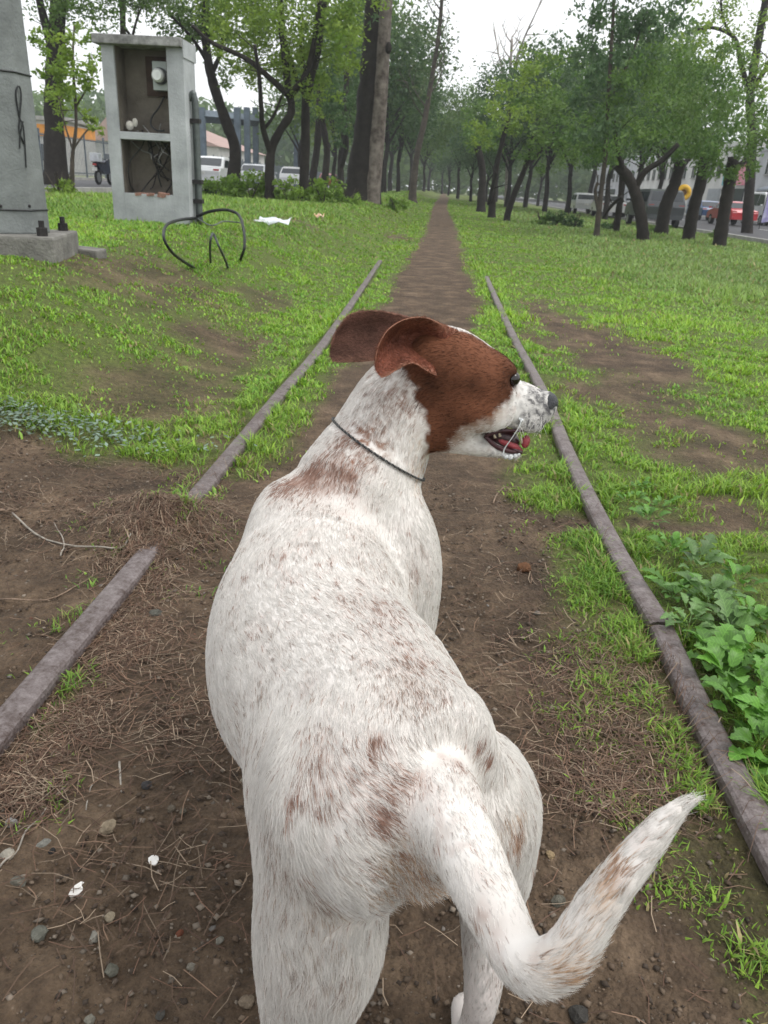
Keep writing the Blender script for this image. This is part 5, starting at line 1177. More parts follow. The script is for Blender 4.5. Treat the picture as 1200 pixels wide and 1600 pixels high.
W = np.zeros(NH); Dr = np.zeros((NH, 3)); Ln = np.zeros(NH)
for p in PR:
    mk = np.all((Q > p.lo - .05) & (Q < p.hi + .05), axis=1)
    if not mk.any(): continue
    d, t, T = p.sdf(Q[mk], True); w = np.exp(-np.clip(d, -.01, 1) / .010) + 1e-9
    l = np.full(mk.sum(), LEN[p.name])
    if p.name == 'tail': l = .010 + .006 * sstep(.25, .6, t) + .016 * sstep(.92, 1., t)
    if p.name == 'hind_leg': l = .019 - .012 * sstep(.35, .6, t); T = unit(T + np.array([0, -.25, 0]))
    W[mk] += w; Dr[mk] += T * w[:, None]; Ln[mk] += l * w
Dr = unit(Dr); Ln = Ln / W
Dr = unit(Dr + np.array([0, 0, -.35]) * (1 - np.abs(Nn[:, 2:3])) * (Q[:, 2:3] < .66))
def vn(sc, sd): return np.stack([noise3(Q, sc, sd + i) for i in range(3)], 1) - .5
onT = sstep(.46, .40, Q[:, 1])[:, None] * (Q[:, 2:3] > .4)
Dr = unit(Dr + (.55 * vn(20, 50) + .50 * vn(75, 60) + .17 * rng.normal(size=(NH, 3))) * (1 - .4 * onT))
Dr = unit(Dr - Nn * (Dr * Nn).sum(1, keepdims=True))
Ln = Ln * (.6 + .75 * rng.random(NH))
hd = Q[:, 2] > .78
lift = (np.where(hd, .20, .17)[:, None] * (1 - .35 * onT)) * (.6 + .8 * rng.random((NH, 1)))
part_ = np.exp(-(np.linalg.norm(Q - surf(640, 1375), axis=1) / .045) ** 2)[:, None]
Dr = unit(Dr + .9 * part_ * (rng.normal(size=(NH, 3)) * .6 + np.array([0, -.3, -.5]))); lift = lift + .25 * part_
tp = np.exp(-(np.linalg.norm(Q - tail.c[-1], axis=1) / .02) ** 2)[:, None]
Dr = unit(Dr * (1 - tp) + tp * 2.0 * (unit(tail.T[-1] + np.array([.9, 0, -.2])) + .12 * rng.normal(size=(NH, 3)))); lift = lift * (1 - .85 * tp)
p0 = Q - Nn * .001
st = Ln[:, None] / 3
p1 = p0 + st * unit(Dr + Nn * lift * 1.5); p2 = p1 + st * unit(Dr + Nn * lift * .75 + [0, 0, -.08]); p3 = p2 + st * unit(Dr + Nn * lift * .15 + np.array([0, 0, -.25]))
HP_ = [np.stack([p0, p1, p2, p3], 1)]
p, col, hb, dk = coat(Q)
st_ = noise3(Q + Dr * .0, 240, 31)
isd = (rng.random(NH) * .40 + st_ * .60) < (p * .86 + .05)
wv = (.80 + .26 * rng.random(NH) * (.6 + .8 * noise3(Q, 130, 33)))[:, None]
hc = np.where(isd[:, None], col * (.7 + .9 * rng.random((NH, 1))) * .9 + CW * .10, CW * wv)
dke = 1 - .62 * np.exp(-(np.linalg.norm(Q - hp(668, 590, .05), axis=1) / .020) ** 2) - .35 * np.exp(-(np.linalg.norm(Q - hp(748, 640, .05), axis=1) / .018) ** 2)  # dark hair below the ear with part of its shadow painted in; cheek swirl
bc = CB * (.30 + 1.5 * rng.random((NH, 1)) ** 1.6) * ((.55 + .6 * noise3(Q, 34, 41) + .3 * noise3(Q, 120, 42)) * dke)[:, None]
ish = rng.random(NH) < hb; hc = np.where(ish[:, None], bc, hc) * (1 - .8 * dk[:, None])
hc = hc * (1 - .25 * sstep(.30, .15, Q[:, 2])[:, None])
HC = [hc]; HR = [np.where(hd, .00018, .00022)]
for V, F, n in (near_ear, far_ear):       # ears: very short down
    m_ = 17000; q, nn = sample(V, F, m_); out = unit(nn); dd = unit(-hf * .9 + .5 * rng.normal(size=(m_, 3))); dd = unit(dd - out * (dd * out).sum(1, keepdims=True))
    l = (.0050 * (.6 + .8 * rng.random(m_)))[:, None] / 3
    a1 = q + l * unit(dd + out * .3); a2 = a1 + l * unit(dd + out * .2); a3 = a2 + l * unit(dd + out * .1)
    HP_.append(np.stack([q, a1, a2, a3], 1)); base = np.array([.20, .072, .042]) if V is near_ear[0] else np.array([.23, .125, .095])
    HC.append(base * (.35 + 1.3 * rng.random((m_, 1))) * (.5 + noise3(q, 50, 66))[:, None]); HR.append(np.full(m_, .0002))
wk = []                                   # whiskers
for i in range(26):
    a, b = rng.uniform(800, 845), rng.uniform(640, 662); r0 = hp(a, b, .028); dr = unit(-hu * rng.uniform(.3, 1) + hs * rng.uniform(.1, .8) + hf * rng.uniform(-.6, .6))
    l = rng.uniform(.012, .035) / 3; wk.append([r0, r0 + dr * l, r0 + dr * l * 2 - hu * .002, r0 + dr * l * 3 - hu * .005])
HP_.append(np.array(wk)); HC.append(np.tile([.75, .73, .70], (26, 1))); HR.append(np.full(26, .00022))
HPT, HCL, HRD = np.concatenate(HP_), np.concatenate(HC), np.concatenate(HR)
hcv = bpy.data.hair_curves.new('fur')
hcv.add_curves([4] * len(HPT))
hcv.attributes['position'].data.foreach_set('vector', HPT.astype(np.float32).ravel()) if 'position' in hcv.attributes else None
ra = hcv.attributes.get('radius') or hcv.attributes.new('radius', 'FLOAT', 'POINT')
ra.data.foreach_set('value', (HRD[:, None] * np.array([1, .9, .65, .12])).astype(np.float32).ravel())
ca = hcv.attributes.new('tint', 'FLOAT_COLOR', 'CURVE')
ca.data.foreach_set('color', np.concatenate([HCL, np.ones((len(HCL), 1))], 1).astype(np.float32).ravel())
hcv.materials.append(hm)
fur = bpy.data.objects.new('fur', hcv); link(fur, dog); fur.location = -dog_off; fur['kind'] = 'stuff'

# ---- collar: a thin cord loop that follows the neck
ci = 9; cc = neck.c[ci] ; cT = unit(neck.T[ci] + np.array([.30, 0, .30])); cS = unit(np.cross(cT, [0, 0, 1.0])); cU = np.cross(cS, cT)
ring = []
for k in range(72):
    a = 2 * math.pi * k / 72; dr = cS * math.cos(a) + cU * math.sin(a); t = .02
    while fld((cc + dr * t)[None])[0] < .0035 and t < .2: t += .001
    ring.append(cc + dr * t)
ring = np.array(ring)
for _ in range(3): ring = (np.roll(ring, 1, 0) + 2 * ring + np.roll(ring, -1, 0)) / 4
collar = empty('dog_collar', cc); tag(collar, 'thin dark twisted cord collar around the white neck of the dog', 'collar')
cord_a = mat('collar_cord', (.022, .022, .024), rough=.6, scale=300, var=.5); cord_b = mat('collar_cord_light', (.10, .10, .095), rough=.6, scale=300, var=.5)
for ph, cm in ((0, cord_a), (math.pi, cord_b)):
    pts = []
    for k in range(288):
        u = k / 288 * 72; i = int(u); q = ring[i % 72] * (1 - u + i) + ring[(i + 1) % 72] * (u - i); rad = unit(q - cc); an = k / 288 * 2 * math.pi * 60 + ph
        pts.append(q + rad * .0011 * math.cos(an) + cT * .0011 * math.sin(an))
    pts.append(pts[0])
    c = MB().tube(pts, .0012, 6, cap=False).build('strand', cm, collar, smooth=True); c.location = -Vector(cc)
# ------------------------------------------------------------------ grass, weeds, litter
grass_m = leaf_mat('grass_blades', trans=.30, rough=.5)
def blades(n, r0, r1, ang=58, seg=2, wide=1.0, hgt=1.0, seed=1, keepfn=None):
    g = np.random.default_rng(seed)
    r = np.exp(g.uniform(math.log(r0), math.log(r1), n)); th = g.uniform(-R(ang), R(ang), n) - YAW * 0
    x, y = CAM[0] + r * np.sin(th), r * np.cos(th)
    pre = (x > -9.2) & (x < 11.8) & (np.abs(np.abs(x) - .75) > .034 + (y > 11) * -.1); x, y, r = x[pre], y[pre], r[pre]; n = len(x)
    gm_ = gmask(x, y); cl = noise2(x, y, 9, 91, 2); cl2 = noise2(x, y, 1.3, 95, 2)
    pr = gm_ * (.16 + .84 * sstep(.36, .62, cl)) + .30 * sstep(.50, .62, cl) * np.exp(-((np.abs(np.abs(x) - .75) - .065) / .035) ** 2) * (y < 5) * (y > 1.0) + .012 * (np.abs(np.abs(x) - .72) < .35) * (cl > .62) * 6 * (y < 4) * ((x > 0) | (y > 1.0))
    ok = g.random(n) < pr
    x, y, r, cl, cl2, gm_ = x[ok], y[ok], r[ok], cl[ok], cl2[ok], gm_[ok]; m_ = len(x)
    z = tz(x, y) - .004
    right_tall = sstep(1.5, 4, x) * sstep(7, 12, y); left_tall = sstep(-1.6, -3, x) * sstep(8, 14, y)
    h = (.013 + .024 * cl + .024 * sstep(.55, .8, cl2) + .022 * np.exp(-((np.abs(np.abs(x) - .75) - .07) / .05) ** 2) * (cl > .5)) * (.55 + .8 * g.random(m_)) * (1 + 1.2 * right_tall + 1.5 * left_tall) * hgt
    h *= .55 + .45 * gm_; h = np.maximum(h, .006 * np.sqrt(r))
    w = np.maximum(.0028, .00135 * r) * (.7 + .8 * g.random(m_)) * wide * np.where(g.random(m_) < .16, 2.3, 1.0)
    az = g.uniform(0, 2 * math.pi, m_); lean = (.35 + .9 * g.random(m_)) * h
    d = np.stack([np.cos(az), np.sin(az), 0 * az], 1); s = np.stack([-np.sin(az), np.cos(az), 0 * az], 1) * (w / 2)[:, None]
    b = np.stack([x, y, z], 1); up = np.array([0, 0, 1.0])
    tip = b + d * lean[:, None] + up * (h * (.75 + .2 * g.random(m_)))[:, None]
    # colour
    yg, dg, gg, dry = np.array([.265, .395, .055]), np.array([.100, .225, .040]), np.array([.195, .260, .115]), np.array([.30, .25, .12])
    k = np.clip(.55 * cl2 + .75 * g.random(m_) - .15, 0, 1)[:, None]
    c = dg * (1 - k) + yg * k
    tall = np.maximum(right_tall, left_tall * .4)[:, None] * (.4 + .6 * g.random((m_, 1))); c = c * (1 - tall * .75) + gg * tall * .75
    mid = (sstep(2.5, 5, y) * (1 - sstep(8, 14, y)))[:, None]; c = c * (1 + .25 * mid)
    dd = (g.random(m_) < .07 + .14 * (gm_ < .6)); c[dd] = dry * (.6 + .6 * g.random((dd.sum(), 1)))
    c = c * (.75 + .5 * g.random((m_, 1)))
    if seg == 1:
        V = np.stack([b - s, b + s, tip], 1).reshape(-1, 3); F = np.arange(3 * m_).reshape(-1, 3); C = c
    else:
        mid_ = b + d * (lean * .30)[:, None] + up * (h * .58)[:, None]
        V = np.stack([b - s * .7, b + s * .7, mid_ + s, mid_ - s, tip], 1).reshape(-1, 3); i = np.arange(m_)[:, None] * 5
        F = np.stack([i + [0, 1, 2], i + [0, 2, 3], i + [3, 2, 4]], 1).reshape(-1, 3); C = np.repeat(c, 3, 0)
    return V, F, C
V1, F1, C1 = blades(430000, .9, 7.0, seg=2, seed=2, ang=44, wide=.78); V2, F2, C2 = blades(680000, 6.0, 75, seg=1, seed=3, hgt=1.1, wide=1.05, ang=42)
stuff('grass', np.concatenate([V1, V2]), np.concatenate([F1, F2 + len(V1)]), np.concatenate([C1, C2]), grass_m, 'short green grass growing on both sides of the dirt path', 'grass')

# broad-leaved weeds along the right rail: each plant a thing, each leaf a part
def leaf_mesh(name, L, Wd, lobes, seed):
    g = random.Random(seed); nu = 15; V, F = [], []
    for i in range(nu):
        t = i / (nu - 1); wv = Wd * math.sin(math.pi * min(1, (t * .92 + .06))) ** .75 * (1 + lobes * math.sin(t * 26 + seed) + .5 * lobes * math.sin(t * 47)) * (1 if t < .98 else .15)
        x = L * t; z = .30 * L * math.sin(t * 1.9) - .16 * L * t * t
        V += [(x - .12 * wv, -wv / 2, z + wv * .13 + g.uniform(-.001, .001)), (x, 0, z), (x - .12 * wv, wv / 2, z + wv * .13 + g.uniform(-.001, .001))]
        if i:
            a = 3 * (i - 1); F += [(a, a + 3, a + 4, a + 1), (a + 1, a + 4, a + 5, a + 2)]
    b = len(V); V += [(-.35 * L, -.0012, -.012), (-.35 * L, .0012, -.012), (.02, .0012, .0), (.02, -.0012, .0)]; F.append((b, b + 1, b + 2, b + 3))
    me = bpy.data.meshes.new(name); me.from_pydata(V, [], F); me.polygons.foreach_set('use_smooth', [True] * len(F)); return me
def weed_mat(name, col):
    mt, nt, b, out = new_mat(name); oi = N(nt, 'ShaderNodeObjectInfo'); rp = N(nt, 'ShaderNodeValToRGB')
    rp.color_ramp.elements[0].color = (*[c * .65 for c in col], 1); rp.color_ramp.elements[1].color = (*[c * 1.35 for c in col], 1)
    nt.links.new(oi.outputs['Random'], rp.inputs['Fac'])
    tcx = N(nt, 'ShaderNodeTexCoord'); nz = N(nt, 'ShaderNodeTexNoise', Scale=60.0, Detail=4.0); nt.links.new(tcx.outputs['Object'], nz.inputs['Vector'])
    r2 = N(nt, 'ShaderNodeValToRGB'); r2.color_ramp.elements[0].color = (.75, .75, .75, 1); r2.color_ramp.elements[1].color = (1.2, 1.2, 1.1, 1); nt.links.new(nz.outputs['Fac'], r2.inputs['Fac'])
    mm = N(nt, 'ShaderNodeMix', data_type='RGBA', blend_type='MULTIPLY'); mm.inputs['Factor'].default_value = 1
    nt.links.new(rp.outputs['Color'], mm.inputs['A']); nt.links.new(r2.outputs['Color'], mm.inputs['B'])
    sx = N(nt, 'ShaderNodeSeparateXYZ'); nt.links.new(tcx.outputs['Object'], sx.inputs[0]); ab = N(nt, 'ShaderNodeMath', operation='ABSOLUTE'); nt.links.new(sx.outputs['Y'], ab.inputs[0])
    sd = N(nt, 'ShaderNodeMath', operation='MULTIPLY_ADD'); nt.links.new(ab.outputs[0], sd.inputs[0]); sd.inputs[1].default_value = -.9; nt.links.new(sx.outputs['X'], sd.inputs[2])
    fr_ = N(nt, 'ShaderNodeMath', operation='PINGPONG'); nt.links.new(sd.outputs[0], fr_.inputs[0]); fr_.inputs[1].default_value = .0055
    mn = N(nt, 'ShaderNodeMath', operation='MINIMUM'); nt.links.new(ab.outputs[0], mn.inputs[0]); nt.links.new(fr_.outputs[0], mn.inputs[1])
    vr = N(nt, 'ShaderNodeMapRange'); nt.links.new(mn.outputs[0], vr.inputs[0]); vr.inputs[1].default_value = .0002; vr.inputs[2].default_value = .0012; vr.inputs[3].default_value = 1.45; vr.inputs[4].default_value = .92
    vm = N(nt, 'ShaderNodeMix', data_type='RGBA', blend_type='MULTIPLY'); vm.inputs['Factor'].default_value = 1; nt.links.new(mm.outputs['Result'], vm.inputs['A']); nt.links.new(vr.outputs[0], vm.inputs['B']); mm = vm
    tr = N(nt, 'ShaderNodeBsdfTranslucent'); mx = N(nt, 'ShaderNodeMixShader', Fac=.28)
    nt.links.new(mm.outputs['Result'], b.inputs['Base Color']); nt.links.new(mm.outputs['Result'], tr.inputs['Color'])
    b.inputs['Roughness'].default_value = .42; b.inputs['Specular IOR Level'].default_value = .35
    bp = N(nt, 'ShaderNodeBump', Strength=.3, Distance=.003); nt.links.new(nz.outputs['Fac'], bp.inputs['Height']); nt.links.new(bp.outputs['Normal'], b.inputs['Normal'])
    nt.links.new(b.outputs[0], mx.inputs[1]); nt.links.new(tr.outputs[0], mx.inputs[2]); nt.links.new(mx.outputs[0], out.inputs[0]); return mt
wm = weed_mat('weed_leaf', (.100, .235, .036)); wm2 = weed_mat('weed_leaf_pale', (.115, .215, .065))
LV = [leaf_mesh('leaf', .075, .048, .16, 1), leaf_mesh('leaf', .085, .042, .34, 2), leaf_mesh('leaf', .060, .044, .10, 3), leaf_mesh('leaf', .095, .040, .45, 4)]
for q in LV: q.materials.append(wm)
LV2 = [q.copy() for q in LV]
for q in LV2: q.materials.clear(); q.materials.append(wm2)
WEEDS = [(1012, 800, 0, .8), (1045, 850, 0, .9), (1085, 880, 1, 1.15), (1050, 915, 0, 1.0), (1105, 930, 1, 1.3), (1075, 965, 1, 1.1), (1135, 975, 1, 1.2), (1110, 1015, 0, 1.1), (1165, 1030, 0, 1.2), (1130, 1060, 0, 1.2),
         (1185, 1085, 0, 1.2), (1155, 1110, 0, 1.25), (1205, 1140, 0, 1.3), (1180, 1165, 0, 1.2), (1225, 1060, 0, 1.2), (1170, 960, 0, 1.1), (1240, 1200, 0, 1.2), (1150, 905, 0, .9), (985, 770, 0, .6), (1000, 745, 0, .5), (1030, 775, 0, .6)]
wg = random.Random(5); ORD = ['first', 'second', 'third', 'fourth', 'fifth', 'sixth', 'seventh', 'eighth', 'ninth', 'tenth', 'eleventh', 'twelfth', 'thirteenth', 'fourteenth', 'fifteenth', 'sixteenth', 'seventeenth', 'eighteenth', 'nineteenth']
WEEDS.sort(key=lambda w: w[1]); wc = [0, 0]
for a, b_, pale, sc in WEEDS:
    p = gnd(a, b_ + 22); o = empty('weed_plant', (p[0], p[1], p[2] - .004), wg.uniform(0, 6.28))
    tag(o, (ORD[wc[pale]] + ' pale broad-leaved weed by the right rail joint, counted from the far end') if pale else (ORD[wc[pale]] + ' dark green leafy weed along the right rail, counted from the far end'), 'weed', 'weeds beside the right rail'); wc[pale] += 1
    for k in range(wg.randint(13, 18)):
        lf = obj('leaf', wg.choice(LV2 if pale else LV), o); an = k * 2.4 + wg.uniform(-.3, .3); el = wg.uniform(.05, 1.0); rd = wg.uniform(.012, .045)
        lf.location = (math.cos(an) * rd, math.sin(an) * rd, .010 + .055 * el * sc + .01 * wg.random()); lf.rotation_euler = (wg.uniform(-.3, .3), -el * .55 + .1, an); s = sc * wg.uniform(.40, .90); lf.scale = (s, s * wg.uniform(.75, 1.15), s)
# silvery mat of small leaves on the left
p0_ = gnd(75, 668); mv, mf, mc = [], [], []
for k in range(900):
    u, v = rng.normal() * .36, rng.normal() * .085
    x, y = p0_[0] + u - .1, p0_[1] + v + .02 * u; z = float(tz(x, y)) + rng.uniform(.008, .05)
    an, L_, w_ = rng.uniform(0, 6.28), rng.uniform(.018, .034), rng.uniform(.011, .019); d = np.array([math.cos(an), math.sin(an), rng.uniform(-.2, .5)]); s = np.array([-math.sin(an), math.cos(an), rng.uniform(-.3, .3)])
    b0 = np.array([x, y, z]); bi = len(mv); mv += [b0, b0 + d * L_ * .5 + s * w_ / 2, b0 + d * L_, b0 + d * L_ * .5 - s * w_ / 2]; mf.append((bi, bi + 1, bi + 2, bi + 3)); mc.append(np.array([.20, .27, .21]) * rng.uniform(.6, 1.3))
stuff('ground_cover', np.array(mv), np.array(mf), np.array(mc), grass_m, 'silvery green mat of small leaves on bare soil at the left edge', 'ground cover')

# dry needles and broken straw
_L, _Rr = np.array(LP_), np.array([(p[0], p[1], 0) for p in RP_][::-1]); _Rn = np.array([(p[0], p[1], 0) for p in RN_]); _Rt = np.concatenate([_Rn[::-1], _Rr])
def ztop(x, y):                           # ground or the top of a rail lying on it
    xl_, xr_ = np.interp(y, _L[:, 1], _L[:, 0]), np.interp(y, _Rt[:, 1], _Rt[:, 0]); on = (np.abs(x - xl_) < .034) | (np.abs(x - xr_) < .034)
    return np.maximum(tz(x, y), np.where(on & (noise2(x, y, 3.1, 7) > .55), .049, -9))
def needles(n, spots, lmin, lmax, wid, cols, seed):
    g = np.random.default_rng(seed); w = np.array([s[4] for s in spots], float); i = g.choice(len(spots), n, p=w / w.sum())
    c = np.array([gnd(s[0], s[1])[:2] for s in spots]); sp = np.array([s[2:4] for s in spots])
    x, y = (c[i] + g.normal(size=(n, 2)) * sp[i]).T
    an = g.uniform(0, 2 * math.pi, n); L_ = g.uniform(lmin, lmax, n); cv = g.normal(size=n) * .25
    q = []
    for t in (-.5, 0, .5):
        bx = x + np.cos(an) * L_ * t - np.sin(an) * L_ * cv * (t * t); by = y + np.sin(an) * L_ * t + np.cos(an) * L_ * cv * (t * t)
        q.append(np.stack([bx, by, ztop(bx, by) + .004 + g.random(n) * .010 + .006 * g.normal(size=n) * abs(t)], 1))
    s = np.stack([-np.sin(an), np.cos(an), 0 * an], 1) * wid / 2 * (.6 + .8 * g.random(n))[:, None]; u = np.array([0, 0, wid * .5])
    V = np.stack([q[0] - s, q[0] + s, q[1] - s + u, q[1] + s + u, q[2] - s, q[2] + s], 1).reshape(-1, 3); k = np.arange(n)[:, None] * 6
    F = np.stack([k + [0, 1, 3, 2], k + [2, 3, 5, 4]], 1).reshape(-1, 4)
    cc_ = np.array(cols)[g.integers(0, len(cols), n)] * (.6 + .8 * g.random((n, 1)))
    return V, F, np.repeat(cc_, 2, 0)
NB = [(240, 815, .10, .12, 3), (120, 790, .35, .10, 3), (300, 800, .10, .12, 2), (235, 915, .06, .09, 2), (190, 1010, .05, .08, 2), (110, 1130, .05, .07, 2), (30, 1230, .06, .06, 2), (230, 1000, .12, .10, 2), (60, 830, .3, .15, 2), (150, 730, .4, .1, 1.5),
      (330, 660, .3, .1, 1), (950, 1150, .10, .10, 2), (930, 1230, .09, .06, 2.5), (880, 1080, .14, .12, 1.5), (980, 1050, .08, .10, 1.5), (780, 780, .25, .3, 1), (330, 1100, .1, .1, 1.0), (250, 1150, .12, .08, 1), (1000, 600, .4, .3, 1), (960, 540, .3, .4, .6), (600, 1400, .6, .3, .8)]
nm_ = leaf_mat('dry_needles', trans=.05, rough=.7)
NB += [(210, 865, .05, .06, .9), (270, 790, .05, .06, .6), (200, 1350, .25, .12, 1.2), (450, 1100, .6, .5, 1.5), (850, 1000, .2, .3, 1.2), (750, 850, .25, .4, 1.2)]
Vn, Fn, Cn = needles(12500, NB, .020, .080, .0013, [(.125, .072, .048), (.17, .108, .072), (.085, .050, .035), (.25, .19, .135), (.10, .065, .045)], 4)
stuff('dry_needles', Vn, Fn, Cn, nm_, 'brown dry needles and straw scattered beside the rails and the path', 'needles')
# crumbs of soil and gravel
def rocks(n, xr, yr, smin, smax, cols, seed, pw=2.2, coarse=False):
    g = np.random.default_rng(seed); bm_ = bmesh.new(); bmesh.ops.create_icosphere(bm_, subdivisions=1, radius=1.0); bv = np.array([v.co for v in bm_.verts]); bf = np.array([[v.index for v in f.verts] for f in bm_.faces]); bm_.free()
    if coarse: bv = np.array([(1, 0, 0), (-1, 0, 0), (0, 1, 0), (0, -1, 0), (0, 0, 1), (0, 0, -1)], float); bf = np.array([(0, 2, 4), (2, 1, 4), (1, 3, 4), (3, 0, 4), (2, 0, 5), (1, 2, 5), (3, 1, 5), (0, 3, 5)])
    x, y = g.uniform(*xr, n), (yr[0] + (yr[1] - yr[0]) * g.random(n) ** 1.4 if coarse else g.uniform(*yr, n))
    ok = (gmask(x, y) < .45) & (np.abs(np.abs(x) - .75) > .05); x, y = x[ok], y[ok]; n = len(x)
    s = smin + (smax - smin) * g.random(n) ** pw
    V = bv[None] * (1 + .35 * g.normal(size=(n, len(bv), 1)) * .6) * s[:, None, None] * (np.stack([1 + .3 * g.random(n), .7 + .4 * g.random(n), .5 + .3 * g.random(n)], 1)[:, None])
    a = g.uniform(0, 6.28, n); ca, sa = np.cos(a)[:, None], np.sin(a)[:, None]
    V = np.stack([V[..., 0] * ca - V[..., 1] * sa + x[:, None], V[..., 0] * sa + V[..., 1] * ca + y[:, None], V[..., 2] + (tz(x, y) + s * .15)[:, None]], -1).reshape(-1, 3)
    F = (bf[None] + (np.arange(n) * len(bv))[:, None, None]).reshape(-1, 3); c = np.array(cols)[g.integers(0, len(cols), n)] * (.6 + .7 * g.random((n, 1)))
    return V, F, np.repeat(c, len(bf), 0)
gr_m = leaf_mat('gravel', trans=0.0, rough=.85)
Va, Fa, Ca = rocks(34000, (-1.6, .72), (.4, 3.0), .0012, .0075, [(.085, .060, .042), (.12, .088, .062), (.17, .14, .11), (.060, .045, .034)], 6, 3.2, True)
Vb, Fb, Cb = rocks(150, (-1.7, .6), (.25, 2.2), .004, .010, [(.17, .15, .13), (.12, .11, .10), (.19, .145, .105), (.15, .07, .048)], 8, 2.5)
stuff('gravel', np.concatenate([Va, Vb]), np.concatenate([Fa, Fb + len(Va)]), np.concatenate([Ca, Cb]), gr_m, 'crumbs of dark soil and small gravel on the bare ground', 'gravel')

# single stones
STONES = [(387, 1217, 13, (.36, .34, .30), 'pale angular stone on the soil close to the left flank of the dog'), (170, 1291, 15, (.34, .29, .23), 'tan wedge-shaped stone on bare soil at lower left'),
 (229, 1225, 9, (.075, .075, .085), 'dark grey pebble upslope of the tan wedge-shaped stone'), (268, 1262, 8, (.17, .15, .13), 'left of two small brown stones side by side on the soil'), (287, 1266, 8, (.15, .14, .12), 'right of two small brown stones side by side on the soil'),
 (69, 1318, 11, (.28, .29, .29), 'grey stone beside a black pebble near the left picture edge'), (82, 1328, 7, (.045, .045, .05), 'black pebble touching the grey stone near the left edge'), (18, 1283, 10, (.30, .31, .33), 'bluish grey stone uppermost at the left picture edge'),
 (30, 1374, 12, (.20, .20, .185), 'rounded grey-green stone at the left edge below the grey stone'), (62, 1456, 13, (.17, .18, .17), 'mottled grey stone at lower left below the white chip'), (172, 1432, 10, (.35, .31, .25), 'square cream stone at lower left on dark soil'),
 (175, 1514, 12, (.17, .175, .16), 'rounded dark grey stone near the bottom left'), (148, 1462, 10, (.30, .30, .29), 'pale flat stone set in the soil right of the mottled stone'), (280, 1457, 7, (.20, .08, .055), 'small red-brown brick crumb on the soil at lower left'),
 (300, 1510, 8, (.27, .26, .24), 'small pale pebble near the bottom between grey stone and leg'), (385, 1562, 13, (.24, .20, .165), 'brown stone half hidden behind the left hind leg'), (250, 1584, 8, (.10, .10, .10), 'small dark pebble at the bottom edge'),
 (343, 1468, 7, (.24, .24, .225), 'small grey pebble left of the hind leg'), (141, 1592, 9, (.25, .25, .23), 'grey stone at the very bottom edge left of the dog'), (242, 957, 12, (.12, .125, .12), 'dark grey stone on needles between left rail and the dog'),
 (860, 1334, 8, (.38, .30, .20), 'yellowish chip on the soil right of the thigh'), (818, 885, 14, (.16, .085, .052), 'reddish lump of earth on the path right of the dog'), (872, 1406, 13, (.17, .17, .155), 'flat grey-green stone beside the tail'), (905, 1583, 16, (.07, .07, .072), 'dark stone under the bend of the tail'),
 (545, 1560, 9, (.20, .18, .16), 'small stone between the hind legs'), (10, 1335, 12, (.40, .39, .37), 'white stone cut by the left picture edge')]
for k, (a, b_, r, col, lab) in enumerate(STONES):
    p = gnd(a, b_ + r * .4); dist = np.linalg.norm(p - CAM); s = r * dist / FPX * .85
    bm_ = bmesh.new(); bmesh.ops.create_icosphere(bm_, subdivisions=2, radius=1.0); g = random.Random(k + 40)
    pl = [(Vector((g.gauss(0, 1), g.gauss(0, 1), g.gauss(0, .8))).normalized(), g.uniform(.55, .85)) for _ in range(8)]
    for v in bm_.verts:
        for nrm, h in pl:
            dd = v.co.dot(nrm)
            if dd > h: v.co -= nrm * (dd - h) * .92
        v.co *= 1 + .05 * g.gauss(0, 1); v.co.x *= s * 1.12; v.co.y *= s * .95; v.co.z *= s * .72
    me = bpy.data.meshes.new('stone'); bm_.to_mesh(me); bm_.free()
    me.materials.append(mat('stone_%s' % 'abcdefghijklmnopqrstuvwxyzA'[k % 27], (col[0] * .72, col[1] * .68, col[2] * .60), spec=.1, rough=.85, scale=60, var=.35, bump=.5, bscale=260))
    o = obj('stone', me, loc=(p[0], p[1], p[2] + s * .28), rot=(0, 0, g.uniform(0, 6))); tag(o, lab, 'stone', 'stones lying on the bare soil')
# white chips
chipm = mat('white_chip', (.72, .70, .66), rough=.5, scale=90, var=.1)
for a, b_, w_, l_, an, lab in ((121, 1393, 7, 13, 1.3, 'thin white oval chip on the soil at lower left'), (240, 1347, 8, 7, .4, 'torn white scrap on the soil right of the tan stone')):
    p = gnd(a, b_); d = np.linalg.norm(p - CAM) / FPX
    mb = MB(); n = 10; mb.prism([(math.cos(q) * l_ * d * (1 + .15 * math.sin(3 * q)), math.sin(q) * w_ * d) for q in np.linspace(0, 2 * math.pi, n, endpoint=False)], 2, 0, .0025)
    o = mb.build('white_chip', chipm, loc=(p[0], p[1], p[2] + .003), rot=(.12, .08, an)); tag(o, lab, 'litter')
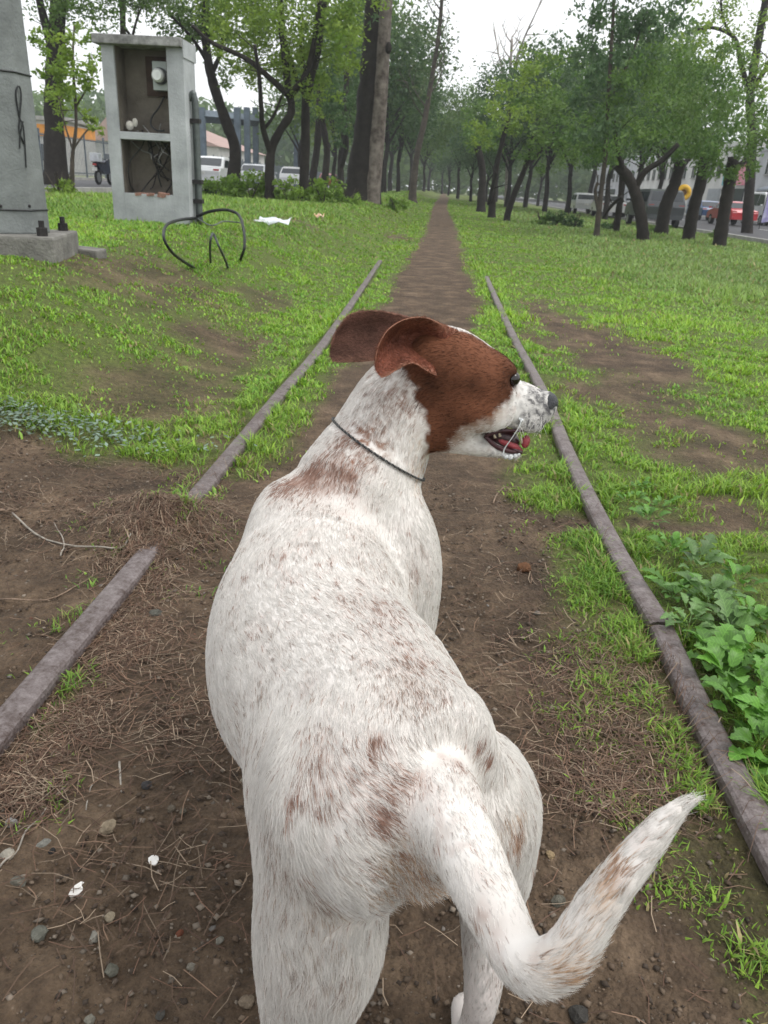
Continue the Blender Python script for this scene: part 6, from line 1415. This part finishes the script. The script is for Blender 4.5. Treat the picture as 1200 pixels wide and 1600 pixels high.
# sticks
twm = mat('twig', (.19, .135, .095), rough=.8, scale=40, var=.4, bump=.4, bscale=200); twm2 = mat('twig_grey', (.26, .235, .20), rough=.8, scale=40, var=.35)
TW = [([(345, 1105), (372, 1128), (371, 1150), (350, 1175), (340, 1182)], 2.2, 0, 'curved brown twig on the soil left of the flank'), ([(187, 1195), (190, 1243)], 3.5, 1, 'short straight pale stick lying on the soil at lower left'),
 ([(135, 1270), (141, 1240), (153, 1220)], 2, 1, 'thin pale straw bent over the dark soil'), ([(910, 1263), (945, 1258), (968, 1260)], 4, 0, 'dark straight stick on the soil right of the thigh'),
 ([(0, 940), (60, 942), (110, 925), (143, 905), (145, 885)], 2.5, 0, 'long looping vine stem across bare soil at the left edge'), ([(20, 805), (60, 840), (130, 858), (185, 860), (205, 838)], 3, 1, 'bent grey vine stem over the left rail'),
 ([(95, 872), (100, 850), (85, 820)], 2.2, 1, 'thin hooked vine stem beside the buried rail'), ([(770, 790), (778, 772), (790, 765), (806, 768)], 2.6, 0, 'bent pale stick on the path below the dog muzzle'), ([(0, 803), (28, 800)], 5, 0, 'short thick brown stick at the left edge'),
 ([(868, 1052), (880, 1045), (890, 1052), (903, 1050)], 4, 0, 'short knobby twig on the path beside the right grass strip'), ([(390, 1370), (370, 1400), (340, 1440)], 1.8, 0, 'slender brown stem beside the left hind leg'), ([(0, 1360), (25, 1335), (45, 1300), (75, 1265)], 3, 1, 'grey stick slanting up from the left picture edge'),
 ([(105, 1295), (140, 1303), (175, 1310)], 2.2, 0, 'thin dark twig below the tan wedge-shaped stone'), ([(135, 1357), (165, 1350), (200, 1335)], 2.2, 0, 'thin brown twig left of the torn white scrap'), ([(300, 810), (330, 770), (350, 765)], 2, 0, 'thin brown stem by the end of the buried rail'), ([(720, 1000), (700, 965), (690, 960)], 2, 0, 'thin stem on the path beside the shoulder'),
 ([(960, 905), (985, 925), (1000, 960)], 2, 0, 'thin straw across the grass strip by the right rail')]
for pts, wpx, g_, lab in TW:
    q = np.array([gnd(a, b_) for a, b_ in pts]); dist = np.linalg.norm(q.mean(0) - CAM); r = wpx * dist / FPX / 2
    c = catmull(q, 14); c[:, 2] = tz(c[:, 0], c[:, 1]) + r * .9 + .005 + .004 * np.sin(np.arange(14)); c -= q[0]
    o = MB().tube(c, [r * (1 - .35 * i / 13) for i in range(14)], 6).build('twig', (twm, twm2)[g_], smooth=True, loc=q[0]); tag(o, lab, 'twig', 'twigs on the ground')
